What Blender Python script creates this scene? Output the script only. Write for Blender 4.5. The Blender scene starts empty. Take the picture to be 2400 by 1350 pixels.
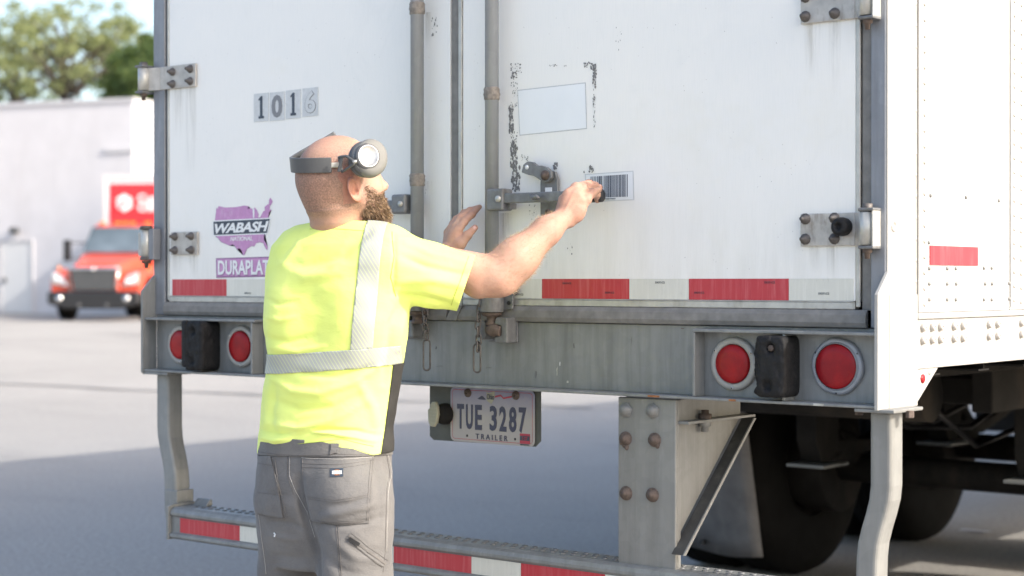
import bpy, bmesh, math, random
import numpy as np
from mathutils import Vector, Matrix, noise
from mathutils.bvhtree import BVHTree
R_ = math.radians
random.seed(7); rng = np.random.default_rng(7)
C = bpy.context.scene.collection
scene = bpy.context.scene

# ------------------------------------------------------------------ camera, world, sun, exposure
FPX, TH, HY, CX, CYD, CH = 3988.0, R_(38.84), 659.5, 4.373, 3.585, 1.33
PITCH = math.atan((675 - HY) / FPX)
cam = bpy.data.cameras.new('camera'); camo = bpy.data.objects.new('camera', cam); C.objects.link(camo)
cam.sensor_width = 36.0; cam.lens = 36.0 * FPX / 2400.0; cam.clip_start = 0.05; cam.clip_end = 3000
camo.location = (CX, -CYD, CH); camo.rotation_euler = (R_(90) - PITCH, 0, TH)
cam.dof.use_dof = True; cam.dof.focus_distance = 4.35; cam.dof.aperture_fstop = 2.9; cam.dof.aperture_blades = 0
scene.camera = camo

SUN_EL, SUN_AZ = R_(32), R_(7.0)            # azimuth measured from +X towards +Y
world = bpy.data.worlds.new('World'); scene.world = world; world.use_nodes = True
wn = world.node_tree; bg = wn.nodes['Background']
sky = wn.nodes.new('ShaderNodeTexSky'); sky.sky_type = 'NISHITA'; sky.sun_disc = False
sky.sun_elevation = SUN_EL; sky.sun_rotation = R_(90) - SUN_AZ; sky.air_density = 1.0; sky.dust_density = 3.5; sky.ozone_density = .6
wn.links.new(sky.outputs[0], bg.inputs[0]); bg.inputs[1].default_value = 0.15
sun = bpy.data.lights.new('sun', 'SUN'); suno = bpy.data.objects.new('sun', sun); C.objects.link(suno)
sun.energy = 2.0; sun.angle = R_(0.55); sun.color = (1.0, 0.95, 0.87)
sd = Vector((math.cos(SUN_EL) * math.cos(SUN_AZ), math.cos(SUN_EL) * math.sin(SUN_AZ), math.sin(SUN_EL)))
suno.rotation_euler = sd.to_track_quat('Z', 'Y').to_euler(); suno.location = (20, 3, 14)
scene.view_settings.view_transform = 'Standard'; scene.view_settings.look = 'None'
scene.view_settings.exposure = 1.42; scene.view_settings.gamma = 1.0
scene.view_settings.use_curve_mapping = False

# ------------------------------------------------------------------ measuring helpers
Fv = Vector((-math.sin(TH), math.cos(TH), 0)); Rv = Vector((math.cos(TH), math.sin(TH), 0))
CP = Vector((CX, -CYD, CH))
_F = Vector((-math.sin(TH) * math.cos(PITCH), math.cos(TH) * math.cos(PITCH), -math.sin(PITCH)))
_U = Rv.cross(_F)
def ray(x, y): return _F + Rv * ((x - 1200) / FPX) - _U * ((y - 675) / FPX)
def pY(x, y, Y=0.0):
    r = ray(x, y); return CP + r * ((Y - CP.y) / r.y)
def pX(x, y, X=2.59):
    r = ray(x, y); return CP + r * ((X - CP.x) / r.x)
def xz(x, y, Y=0.0):
    p = pY(x, y, Y); return (p.x, p.z)
def at(x, y, d):
    r = ray(x, y); return CP + r * d

# ------------------------------------------------------------------ node material helpers
class NT:
    def __init__(s, name):
        s.m = bpy.data.materials.new(name); s.m.use_nodes = True
        s.t = s.m.node_tree; s.b = s.t.nodes['Principled BSDF']; s.tc = s.t.nodes.new('ShaderNodeTexCoord')
    def n(s, kind, **kw):
        o = s.t.nodes.new('ShaderNode' + kind)
        for k, v in kw.items(): setattr(o, k, v)
        return o
    def L(s, a, b): s.t.links.new(a, b)
    def inp(s, sock, v):
        if hasattr(v, 'is_output') or isinstance(v, bpy.types.NodeSocket): s.L(v, sock)
        else: sock.default_value = v
    def math(s, op, a, b=None, c=None, clamp=False):
        o = s.n('Math', operation=op); o.use_clamp = clamp
        s.inp(o.inputs[0], a)
        if b is not None: s.inp(o.inputs[1], b)
        if c is not None: s.inp(o.inputs[2], c)
        return o.outputs[0]
    def coord(s, scale=(1, 1, 1), src='Object'):
        mp = s.n('Mapping'); mp.inputs['Scale'].default_value = scale; s.L(s.tc.outputs[src], mp.inputs[0]); return mp.outputs[0]
    def noise(s, scale=5, detail=4, rough=.55, stretch=(1, 1, 1), dist=0):
        o = s.n('TexNoise'); o.inputs['Scale'].default_value = scale; o.inputs['Detail'].default_value = detail
        o.inputs['Roughness'].default_value = rough; o.inputs['Distortion'].default_value = dist
        s.L(s.coord(stretch), o.inputs['Vector']); return o.outputs['Fac']
    def vor(s, scale=5, stretch=(1, 1, 1), out='Distance'):
        o = s.n('TexVoronoi'); o.inputs['Scale'].default_value = scale; s.L(s.coord(stretch), o.inputs['Vector']); return o.outputs[out]
    def ramp(s, v, lo, hi):
        o = s.n('MapRange'); s.inp(o.inputs[0], v); o.inputs[1].default_value = lo; o.inputs[2].default_value = hi; o.clamp = True
        return o.outputs[0]
    def mix(s, f, a, b):
        o = s.n('Mix', data_type='RGBA'); s.inp(o.inputs[0], f)
        for k, v in ((6, a), (7, b)):
            if isinstance(v, (tuple, list)): o.inputs[k].default_value = (*v[:3], 1)
            else: s.L(v, o.inputs[k])
        return o.outputs[2]
    def bump(s, h, strength=.3, dist=.002):
        o = s.n('Bump'); o.inputs['Strength'].default_value = strength; o.inputs['Distance'].default_value = dist
        s.L(h, o.inputs['Height']); s.L(o.outputs[0], s.b.inputs['Normal']); return o
    def col(s, v):
        if isinstance(v, (tuple, list)): s.b.inputs['Base Color'].default_value = (*v[:3], 1)
        else: s.L(v, s.b.inputs['Base Color'])
    def rough(s, v): s.inp(s.b.inputs['Roughness'], v)

def plain(name, col, rough=.5, metal=0., var=.12, vs=8, bump=0., bs=120, bd=.001, dirt=None, spec=.5):
    t = NT(name); c2 = tuple(x * (1 - var) for x in col); c1 = tuple(min(1, x * (1 + var * .6)) for x in col)
    n = t.noise(vs, 5, .6); c = t.mix(t.ramp(n, .3, .7), c2, c1)
    if dirt:
        c = t.mix(t.math('MULTIPLY', t.ramp(t.noise(dirt[1], 6, .7, (1, 1, .35)), .52, .72), dirt[2]), c, dirt[0])
    t.col(c); t.rough(rough); t.b.inputs['Metallic'].default_value = metal; t.b.inputs['Specular IOR Level'].default_value = spec
    if bump: t.bump(t.noise(bs, 4, .6), bump, bd)
    return t.m

def m_galv(name, base, dark, streak=.5, metal=.25):
    t = NT(name)
    sp = t.ramp(t.vor(38, out='Color'), .2, .9)
    c = t.mix(t.math('MULTIPLY', sp, .35), base, tuple(x * 1.25 for x in base))
    st = t.ramp(t.noise(14, 6, .65, (1.6, 1.6, .12)), .42, .66)
    c = t.mix(t.math('MULTIPLY', st, streak), c, dark)
    pale = t.ramp(t.noise(22, 6, .7, (1.3, 1.3, .22)), .58, .76)
    c = t.mix(t.math('MULTIPLY', pale, .35), c, tuple(min(1, x * 1.7) for x in base))
    bl = t.ramp(t.noise(4, 5, .6), .55, .75); c = t.mix(t.math('MULTIPLY', bl, .45), c, (base[0] * 1.04, base[1] * 1.0, base[2] * .93))
    t.col(c); t.rough(t.ramp(t.noise(30, 3), -.6, 1.6)); t.b.inputs['Metallic'].default_value = metal
    t.b.inputs['Roughness'].default_value = .55
    t.bump(t.noise(90, 5, .6), .25, .0012); return t.m

def m_door():
    t = NT('white_door_panel_paint')
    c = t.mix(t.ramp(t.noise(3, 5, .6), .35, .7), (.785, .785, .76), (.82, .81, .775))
    w = t.noise(60, 3, .5, (6, 1, .25)); c = t.mix(t.math('MULTIPLY', t.ramp(w, .45, .62), .10), c, (.62, .64, .62))
    y = t.ramp(t.noise(2.2, 5, .65), .55, .75); c = t.mix(t.math('MULTIPLY', y, .38), c, (.72, .69, .57))
    v = t.ramp(t.noise(26, 7, .75, (2, 1, .6)), .66, .74); c = t.mix(t.math('MULTIPLY', v, .45), c, (.38, .35, .30))
    sp = t.math('LESS_THAN', t.vor(55, (1, 1, .8)), .055); spm = t.math('MULTIPLY', sp, t.math('GREATER_THAN', t.noise(7, 2), .55))
    c = t.mix(t.math('MULTIPLY', spm, .55), c, (.30, .27, .22))
    # grime in the lowest hand's breadth of the doors
    sx = t.n('SeparateXYZ'); t.L(t.tc.outputs['Object'], sx.inputs[0])
    g = t.math('MULTIPLY', t.ramp(sx.outputs[2], 1.60, 1.26), t.ramp(t.noise(9, 6, .7, (2, 1, .3)), .42, .70))
    c = t.mix(t.math('MULTIPLY', g, .35), c, (.50, .49, .42))
    sm_ = t.ramp(t.noise(5, 7, .7, (1.2, 1, .8), .8), .56, .70); c = t.mix(t.math('MULTIPLY', sm_, .16), c, (.60, .62, .62))
    t.col(c); t.rough(.38); t.bump(t.noise(240, 2, .5, (3, 1, .5)), .12, .0006); return t.m

def m_streak():
    # rust-brown runs below fittings: own material on its own thin decal strips
    t = NT('grime_run'); n = t.ramp(t.noise(30, 6, .7, (2, 1, .12)), .40, .72)
    tr = t.n('BsdfTransparent'); mx = t.n('MixShader'); sx = t.n('SeparateXYZ'); t.L(t.tc.outputs['UV'], sx.inputs[0])
    e = t.math('MULTIPLY', sx.outputs[1], t.math('MULTIPLY', t.math('SINE', t.math('MULTIPLY', sx.outputs[0], math.pi)), .50))
    a = t.math('MULTIPLY', n, e, clamp=True)
    t.L(a, mx.inputs[0]); t.L(tr.outputs[0], mx.inputs[1]); t.L(t.b.outputs[0], mx.inputs[2])
    t.L(mx.outputs[0], t.t.nodes['Material Output'].inputs[0]); t.col((.33, .29, .2)); t.rough(.7); return t.m

def m_tape(name, col):
    t = NT(name); w = t.ramp(t.noise(40, 6, .7, (2, 1, .10)), .48, .70)
    c = t.mix(t.math('MULTIPLY', w, .45), col, tuple(min(1, x + .17) for x in col))
    d = t.ramp(t.noise(70, 4, .7, (1.5, 1, .2)), .60, .72); c = t.mix(t.math('MULTIPLY', d, .35), c, tuple(x * .6 for x in col))
    # prismatic cells: faint fine hatch
    h = t.ramp(t.vor(420), .3, .5); c = t.mix(t.math('MULTIPLY', h, .08), c, tuple(x * .7 for x in col))
    t.col(c); t.rough(.35); return t.m

def m_asphalt():
    t = NT('asphalt'); c = t.mix(t.ramp(t.noise(.35, 6, .6), .3, .7), (.345, .325, .300), (.43, .405, .372))
    f = t.noise(38, 8, .85); c = t.mix(t.ramp(f, .36, .60), t.mix(.7, c, (.14, .135, .13)), c)
    g = t.math('GREATER_THAN', t.noise(160, 2), .66); c = t.mix(t.math('MULTIPLY', g, .4), c, (.60, .58, .55))
    st = t.ramp(t.noise(.9, 5, .6, (.25, 1, 1)), .56, .68); c = t.mix(t.math('MULTIPLY', st, .35), c, (.19, .185, .18))
    t.col(c); t.rough(.9); t.b.inputs['Specular IOR Level'].default_value = .25
    t.bump(t.noise(120, 5, .7), .6, .006); return t.m

def m_hivis():
    t = NT('hi_vis_yellow_knit'); c = t.mix(t.ramp(t.noise(6, 3), .3, .7), (.76, .87, .20), (.80, .90, .25)); t.col(c)
    t.rough(.85); t.b.inputs['Sheen Weight'].default_value = .2; t.b.inputs['Specular IOR Level'].default_value = .2
    b = t.math('ADD', t.math('MULTIPLY', t.noise(14, 5, .55, (1, 1, 1.8), .6), 1.0), t.math('MULTIPLY', t.noise(600, 2), .05))
    t.bump(b, .16, .02); return t.m

def m_retro():
    t = NT('segmented_reflective_tape'); sx = t.n('SeparateXYZ'); t.L(t.tc.outputs['Object'], sx.inputs[0])
    u = t.math('ADD', t.math('MULTIPLY', sx.outputs[0], 1.0), t.math('MULTIPLY', sx.outputs[2], .62))
    w = t.math('FRACT', t.math('MULTIPLY', u, 105.0)); k = t.math('LESS_THAN', w, .26)
    t.col(t.mix(k, (.37, .385, .37), (.50, .545, .33))); t.rough(.45)
    t.b.inputs['Metallic'].default_value = .0; return t.m

def m_skin(name='skin', base=(.43, .283, .215), hair=False):
    t = NT(name); c = t.mix(t.ramp(t.noise(16, 5, .6), .3, .7), base, (base[0] * 1.08, base[1] * .93, base[2] * .9))
    c = t.mix(t.math('MULTIPLY', t.ramp(t.noise(28, 5, .7), .48, .66), .30), c, (base[0] * .92, base[1] * .74, base[2] * .70))
    c = t.mix(t.math('MULTIPLY', t.ramp(t.noise(130, 4, .7), .5, .72), .35), c, (base[0] * .8, base[1] * .62, base[2] * .6))
    if hair:
        at_ = t.n('Attribute'); at_.attribute_name = 'stubble'
        h = t.math('MULTIPLY', at_.outputs['Fac'], t.ramp(t.noise(260, 4, .75), .22, .66))
        c = t.mix(t.math('MULTIPLY', h, .88), c, (.13, .095, .075))
        ar = t.n('Attribute'); ar.attribute_name = 'ruddy'; c = t.mix(t.math('MULTIPLY', ar.outputs['Fac'], .35), c, (.50, .16, .11))
    t.col(c); t.rough(.60); t.b.inputs['Specular IOR Level'].default_value = .32; t.b.inputs['Subsurface Weight'].default_value = .18; t.b.inputs['Subsurface Radius'].default_value = (.012, .005, .003)
    t.b.inputs['Subsurface Scale'].default_value = 1.0
    t.bump(t.math('ADD', t.noise(220, 4, .65), t.math('MULTIPLY', t.noise(60, 5, .7, (1, 1, 2.5)), 1.2)), .38, .0016); return t.m

def m_cloth_grey():
    t = NT('grey_canvas'); c = t.mix(t.ramp(t.noise(9, 5, .6), .3, .72), (.105, .103, .103), (.165, .160, .157))
    c = t.mix(t.math('MULTIPLY', t.ramp(t.noise(500, 2), .4, .7), .22), c, (.25, .245, .24)); t.col(c); t.rough(.92)
    t.b.inputs['Sheen Weight'].default_value = .15; t.b.inputs['Specular IOR Level'].default_value = .15
    b = t.math('ADD', t.noise(20, 4, .6, (1, 1, 1.6), .5), t.math('MULTIPLY', t.noise(700, 2), .1)); t.bump(b, .35, .012); return t.m

def m_tree(name, a, b):
    t = NT(name); oi = t.n('NewGeometry'); r = oi.outputs['Random Per Island']
    t.col(t.mix(r, a, b)); t.rough(.55); t.b.inputs['Transmission Weight'].default_value = 0
    tl = t.n('BsdfTranslucent'); mx = t.n('MixShader'); mx.inputs[0].default_value = .35
    t.L(t.mix(r, tuple(x * 1.5 for x in a), tuple(x * 1.5 for x in b)), tl.inputs[0])
    t.L(t.b.outputs[0], mx.inputs[1]); t.L(tl.outputs[0], mx.inputs[2]); t.L(mx.outputs[0], t.t.nodes['Material Output'].inputs[0]); return t.m

MAT = dict(
    door=m_door(), run=m_streak(), asphalt=m_asphalt(),
    galv=m_galv('galvanised_steel', (.235, .245, .245), (.13, .135, .135), .55),
    galvl=m_galv('galvanised_steel_bright', (.235, .237, .228), (.15, .147, .14), .45),
    galvd=m_galv('galvanised_steel_dull', (.20, .215, .225), (.10, .105, .11), .6),
    frame=m_galv('frame_steel', (.23, .245, .27), (.13, .135, .15), .5),
    sealg=plain('worn_rubber_seal', (.20, .195, .185), .7, 0, .25, 30, .2, 80),
    sealdk=plain('black_rubber_gasket', (.05, .05, .05), .65, 0, .3, 30),
    alu=plain('dull_aluminium', (.50, .50, .47), .42, .35, .18, 25, .1, 200, dirt=((.2, .17, .12), 18, .5)),
    hinge=plain('stained_hinge_plate', (.47, .45, .42), .45, .3, .2, 30, .25, 150, dirt=((.17, .14, .11), 40, .7)),
    bolt=plain('weathered_bolt', (.12, .11, .105), .55, .4, .35, 60, .4, 300),
    rust=plain('rusty_bolt', (.125, .095, .08), .75, .15, .4, 80, .6, 300),
    rusto=plain('orange_rust', (.30, .12, .045), .85, 0, .5, 60, .5, 300),
    rod=m_galv('lock_rod_steel', (.275, .295, .315), (.18, .185, .185), .5, .2),
    weld=plain('weld_grey_brown', (.24, .215, .19), .7, .1, .4, 90, .5, 250),
    cast=plain('cast_grey_steel', (.185, .19, .195), .5, .3, .25, 40, .35, 160, dirt=((.1, .085, .07), 30, .6)),
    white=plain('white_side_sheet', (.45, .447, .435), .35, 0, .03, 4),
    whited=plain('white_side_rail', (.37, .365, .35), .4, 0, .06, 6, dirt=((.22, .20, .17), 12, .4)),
    red=m_tape('red_reflective_tape', (.46, .035, .05)), wtape=m_tape('white_reflective_tape', (.63, .63, .57)),
    lens=None, bezel=plain('grey_light_bezel', (.36, .355, .33), .45, .1, .12, 30),
    bezel2=plain('blue_grey_light_bezel', (.30, .32, .35), .42, .2, .12, 30),
    brd=plain('shade_toned_flange', (.05, .049, .046), .8, 0, .3, 20, .3, 80, dirt=((.12, .115, .10), 30, .5)),  # shade on the brace flange's inner face put into its near-black colour
    brk=plain('grey_green_bracket', (.085, .09, .08), .6, .1, .2, 20),
    rubber=plain('torn_black_rubber', (.012, .012, .013), .65, 0, .4, 40, .9, 55, .006, spec=.3),
    blk=plain('black_plastic', (.02, .02, .022), .4, 0, .3, 30),
    tyre=plain('tyre_rubber', (.009, .0088, .0085), .85, 0, .3, 10, .3, 60, spec=.12),
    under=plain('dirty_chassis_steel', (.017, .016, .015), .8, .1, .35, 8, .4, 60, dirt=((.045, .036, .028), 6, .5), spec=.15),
    flap=plain('dusty_rubber_flap', (.15, .148, .15), .75, 0, .3, 7, .3, 30, .004, dirt=((.24, .23, .22), 9, .6)),
    lilac=plain('faded_magenta_print', (.50, .25, .47), .5, 0, .12, 60, dirt=((.62, .50, .62), 60, .5)),
    lilacd=plain('purple_print_edge', (.26, .13, .27), .5, 0, .15, 60),
    ink=plain('blue_black_print', (.045, .06, .085), .5, 0, .2, 60),
    inkf=plain('faded_black_print', (.22, .23, .25), .55, 0, .5, 120), ghost=plain('ghost_print', (.50, .52, .54), .5, 0, .1, 100),
    wdecal=plain('white_decal', (.74, .76, .77), .4, 0, .05, 20), gdecal=plain('grey_backed_decal', (.56, .58, .59), .42, 0, .10, 60),
    scuff=plain('bare_panel_scuff', (.20, .20, .20), .7, 0, .5, 200),
    beige=plain('yellowed_plastic', (.33, .32, .24), .4, 0, .15, 20),
    plate=None, navy=plain('plate_navy_ink', (.045, .048, .085), .5, 0, .1), platered=plain('plate_red_ink', (.38, .04, .07), .5, 0, .1),
    skin=m_skin('skin', hair=True), hivis=m_hivis(), retro=m_retro(), pants=m_cloth_grey(),
    bpanel=plain('black_side_knit', (.028, .027, .025), .9, 0, .3, 20, .3, 60, .004),
    thread=plain('seam_thread', (.12, .112, .108), .9, 0, .1), seamhi=plain('worn_seam_edge', (.40, .385, .37), .9, 0, .1),
    hp=plain('grey_headphone_shell', (.085, .088, .092), .38, .2, .08, 20), hpl=plain('warm_grey_headphone_pad', (.17, .17, .16), .7, 0, .05, 20),
    silver=plain('brushed_silver', (.42, .42, .41), .38, .75, .25, 60), beard=plain('brown_beard_hair', (.10, .060, .034), .6, 0, .35, 60),
    beard2=plain('pale_beard_hair', (.33, .22, .13), .6, 0, .3, 60), nail=plain('finger_nail', (.60, .36, .31), .3, 0, .05),
    cmu=plain('pale_painted_block_wall', (.60, .585, .60), .85, 0, .05, 1.5, .3, 3, .03, dirt=((.48, .46, .46), .7, .4)),
    coping=plain('pale_coping', (.57, .555, .565), .5, .1, .05), doorb=plain('off_white_steel_door', (.60, .60, .60), .5, 0, .04),
    orange=plain('orange_red_truck_paint', (.60, .080, .042), .25, 0, .04, 3), sign=plain('red_sign_vinyl', (.60, .03, .04), .4, 0, .04, 3),
    glassdk=plain('dark_windscreen', (.11, .145, .175), .12, 0, .5, .9), chrome=plain('chrome', (.75, .75, .76), .15, .95, .05),
    grille=plain('dark_grille', (.09, .092, .095), .45, .3, .1), lamp=plain('clear_headlamp', (.85, .85, .85), .08, .6, .05), amber=plain('amber_lens', (.75, .26, .03), .3, 0, .05),
    boxw=plain('white_cargo_box', (.66, .68, .70), .4, 0, .05), boot=plain('brown_work_boot', (.10, .06, .035), .6, 0, .2, 20, .3, 80),
    bark=plain('tree_bark', (.09, .075, .06), .9, 0, .3, 12, .5, 20, .02),
    leafa=m_tree('pale_green_leaves', (.15, .19, .075), (.30, .32, .14)), leafb=m_tree('dark_green_leaves', (.035, .075, .022), (.11, .15, .035)),
    paper=plain('scrap_paper', (.55, .56, .62), .7, 0, .1),
)
def m_lens():
    t = NT('red_light_lens'); v = t.ramp(t.noise(22, 3, .5), .35, .7); c = t.mix(v, (.24, .006, .012), (.42, .010, .012))
    h = t.ramp(t.vor(300), .2, .5); c = t.mix(t.math('MULTIPLY', h, .25), c, (.20, .006, .01)); t.col(c); t.rough(.34)
    t.b.inputs['Specular IOR Level'].default_value = .3; t.bump(t.vor(260), .25, .001); return t.m
MAT['lens'] = m_lens()
def m_plate():
    t = NT('licence_plate_face'); sx = t.n('SeparateXYZ'); t.L(t.tc.outputs['Object'], sx.inputs[0])
    c = t.mix(t.ramp(sx.outputs[2], .955, 1.03), (.36, .335, .32), (.22, .22, .33)); c = t.mix(t.math('MULTIPLY', t.ramp(t.noise(50, 5), .5, .75), .3), c, (.36, .33, .30))
    t.col(c); t.rough(.4); return t.m
MAT['plate'] = m_plate()

# ------------------------------------------------------------------ mesh helpers
class MB:
    def __init__(s): s.v = []; s.f = []; s.sm = []
    def add(s, vs, fs, smooth=False):
        o = len(s.v); s.v += [tuple(v) for v in vs]; s.f += [tuple(i + o for i in f) for f in fs]; s.sm += [smooth] * len(fs); return s
    def box(s, x0, x1, y0, y1, z0, z1):
        return s.add([(x0, y0, z0), (x1, y0, z0), (x1, y1, z0), (x0, y1, z0), (x0, y0, z1), (x1, y0, z1), (x1, y1, z1), (x0, y1, z1)],
                     [(0, 3, 2, 1), (4, 5, 6, 7), (0, 1, 5, 4), (1, 2, 6, 5), (2, 3, 7, 6), (3, 0, 4, 7)])
    def prism(s, poly, axis, a, b):          # poly: 2D points; axis 0:x 1:y 2:z extrude a..b
        n = len(poly)
        def P(p, t): return {0: (t, p[0], p[1]), 1: (p[0], t, p[1]), 2: (p[0], p[1], t)}[axis]
        return s.add([P(p, a) for p in poly] + [P(p, b) for p in poly],
                     [tuple(range(n)), tuple(reversed(range(n, 2 * n)))] + [(i, i + n, (i + 1) % n + n, (i + 1) % n) for i in range(n)])
    def cyl(s, p0, p1, r0, r1=None, seg=16, caps=True, smooth=True):
        r1 = r0 if r1 is None else r1; p0 = Vector(p0); p1 = Vector(p1); d = (p1 - p0).normalized()
        a = d.orthogonal().normalized(); b = d.cross(a); vs = []
        for p, r in ((p0, r0), (p1, r1)):
            for i in range(seg):
                t = 2 * math.pi * i / seg; vs.append(p + (a * math.cos(t) + b * math.sin(t)) * r)
        s.add(vs, [(i, (i + 1) % seg, (i + 1) % seg + seg, i + seg) for i in range(seg)], smooth)
        if caps: s.add(vs, [tuple(reversed(range(seg))), tuple(range(seg, 2 * seg))])
        return s
    def lathe(s, o, ax, prof, seg=32, up=None, sx=1.0):
        o = Vector(o); d = Vector(ax).normalized(); a = (Vector(up) - d * Vector(up).dot(d)).normalized() if up is not None else d.orthogonal().normalized(); b = d.cross(a); vs = []
        for h, r in prof:
            for i in range(seg):
                t = 2 * math.pi * i / seg; vs.append(o + d * h + (a * math.cos(t) + b * math.sin(t) * sx) * max(r, 1e-5))
        k = len(prof)
        return s.add(vs, [(j * seg + i, j * seg + (i + 1) % seg, (j + 1) * seg + (i + 1) % seg, (j + 1) * seg + i) for j in range(k - 1) for i in range(seg)], True)
    def tube(s, pts, r, seg=8, closed=False, rect=None):
        pts = [Vector(p) for p in pts]; n = len(pts); vs = []; prev = None
        for i, p in enumerate(pts):
            q0 = pts[i - 1] if (i > 0 or closed) else p; q1 = pts[(i + 1) % n] if (i < n - 1 or closed) else p
            d = (q1 - q0).normalized()
            if prev is None: a = d.orthogonal().normalized()
            else: a = (prev - d * prev.dot(d)).normalized()
            prev = a; b = d.cross(a); rr = r[i] if isinstance(r, (list, tuple)) else r
            for k in range(seg):
                t = 2 * math.pi * k / seg; vs.append(p + (a * math.cos(t) + b * math.sin(t)) * rr)
        m = n if closed else n - 1
        s.add(vs, [(i * seg + k, i * seg + (k + 1) % seg, ((i + 1) % n) * seg + (k + 1) % seg, ((i + 1) % n) * seg + k) for i in range(m) for k in range(seg)], True)
        if not closed: s.add(vs, [tuple(reversed(range(seg))), tuple(range((n - 1) * seg, n * seg))])
        return s
    def sphere(s, c, r, seg=12, ring=8, sc=(1, 1, 1)):
        vs = []; fs = []
        for j in range(ring + 1):
            for i in range(seg):
                p = math.pi * j / ring; t = 2 * math.pi * i / seg
                vs.append((c[0] + r * sc[0] * math.sin(p) * math.cos(t), c[1] + r * sc[1] * math.sin(p) * math.sin(t), c[2] + r * sc[2] * math.cos(p)))
        for j in range(ring):
            for i in range(seg): fs.append((j * seg + i, (j + 1) * seg + i, (j + 1) * seg + (i + 1) % seg, j * seg + (i + 1) % seg))
        return s.add(vs, fs, True)
    def mesh(s, name, mat):
        me = bpy.data.meshes.new(name); me.from_pydata(s.v, [], s.f); me.polygons.foreach_set('use_smooth', s.sm)
        bm = bmesh.new(); bm.from_mesh(me); bmesh.ops.remove_doubles(bm, verts=bm.verts, dist=1e-6)
        bmesh.ops.recalc_face_normals(bm, faces=bm.faces); bm.to_mesh(me); bm.free()
        if mat: me.materials.append(mat)
        return me
    def build(s, name, mat, parent=None, bev=0, loc=None, seg=2):
        o = bpy.data.objects.new(name, s.mesh(name, mat)); C.objects.link(o)
        if parent: o.parent = parent
        if loc is not None: o.location = loc
        if bev:
            b = o.modifiers.new('bevel', 'BEVEL'); b.width = bev; b.segments = seg; b.limit_method = 'ANGLE'; b.angle_limit = R_(35)
        return o
def share(name, me, parent, loc=(0, 0, 0), rot=(0, 0, 0), sc=(1, 1, 1)):
    o = bpy.data.objects.new(name, me); C.objects.link(o); o.parent = parent; o.location = loc; o.rotation_euler = rot; o.scale = sc; return o
def thing(name, label, cat, loc=(0, 0, 0), rz=0, group=None):
    o = bpy.data.objects.new(name, None); C.objects.link(o); o.location = loc; o.rotation_euler = (0, 0, rz); o['label'] = label; o['category'] = cat
    if group: o['group'] = group
    return o
def tag(o, label, cat, group=None):
    o['label'] = label; o['category'] = cat
    if group: o['group'] = group
    return o
def text_mesh(name, s, size, mat, bold=0.0, shear=0.0, sx=1.0, extrude=.0004, spacing=1.0):
    cu = bpy.data.curves.new(name, 'FONT'); cu.body = s; cu.size = size; cu.extrude = extrude; cu.offset = bold; cu.shear = shear; cu.space_character = spacing
    cu.align_x = 'CENTER'; cu.align_y = 'CENTER'; cu.resolution_u = 3
    o = bpy.data.objects.new(name, cu); C.objects.link(o); bpy.context.view_layer.update()
    me = bpy.data.meshes.new_from_object(o.evaluated_get(bpy.context.evaluated_depsgraph_get())); bpy.data.objects.remove(o); bpy.data.curves.remove(cu)
    me.name = name; me.materials.clear(); me.materials.append(mat)
    xs = [v.co.x for v in me.vertices]; ys = [v.co.y for v in me.vertices]
    if xs:
        cx_, cy_ = (min(xs) + max(xs)) / 2, (min(ys) + max(ys)) / 2
        for v in me.vertices: v.co.x = (v.co.x - cx_) * sx; v.co.y -= cy_
    me['w'] = (max(xs) - min(xs)) * sx; me['h'] = max(ys) - min(ys)
    return me
def text_rear(name, s, x0, x1, z0, z1, Y, mat, parent, bold=0., shear=0., tilt=0., spacing=1.0):
    me = text_mesh(name, s, 1.0, mat, 0, shear, spacing=spacing); w, h = me['w'], me['h']
    if bold:
        k = (z1 - z0) / h; me = text_mesh(name, s, 1.0, mat, bold, shear, spacing=spacing); w, h = me['w'], me['h']
    o = share(name, me, parent, ((x0 + x1) / 2, Y, (z0 + z1) / 2), (R_(90), tilt, 0), ((x1 - x0) / w, (z1 - z0) / h, 1)); return o
print('helpers ok')

# ------------------------------------------------------------------ ground
def ground_z(x, y):
    s = (Vector((x, y, 0)) - Vector((CX, -CYD, 0))).dot(Fv)
    t = min(1, max(0, (s - 15) / 24)); return .36 * t * t * (3 - 2 * t)
def build_ground():
    xs = sorted(set([-900, -400, -200, -120] + [round(-90 + i * 3.0, 2) for i in range(44)] + [60, 90, 150, 300, 900]))
    ys = sorted(set([-300, -100, -50] + [round(-30 + i * 3.0, 2) for i in range(44)] + [120, 160, 250, 500, 1500]))
    vs = [(x, y, ground_z(x, y)) for y in ys for x in xs]; n = len(xs)
    fs = [(j * n + i, j * n + i + 1, (j + 1) * n + i + 1, (j + 1) * n + i) for j in range(len(ys) - 1) for i in range(n - 1)]
    mb = MB(); mb.add(vs, fs, True); o = mb.build('ground', MAT['asphalt']); o['kind'] = 'structure'
    tar = plain('tar_crack_filler', (.035, .035, .037), .6, 0, .2)
    for k, (p0, p1, w) in enumerate([((-14, 12), (-3, 13.6), .05), ((-16, 8.2), (-6, 10.6), .06), ((-22, 17), (-8, 19), .06), ((-30, 24), (-12, 27), .09)]):
        m = MB(); N = 26; L_ = []; Rr = []
        for i in range(N + 1):
            t = i / N; x = p0[0] + (p1[0] - p0[0]) * t; y = p0[1] + (p1[1] - p0[1]) * t + .25 * noise.noise((x * .5, k * 7, 0)); ww = w * (.6 + .8 * abs(noise.noise((x * 2, k, 3))))
            z = ground_z(x, y) + .012; L_.append((x, y - ww, z)); Rr.append((x, y + ww, z))
        m.add(L_ + Rr, [(i, i + 1, i + N + 2, i + N + 1) for i in range(N)]); c = m.build('pavement_crack', tar); c['kind'] = 'structure'
build_ground()

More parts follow.
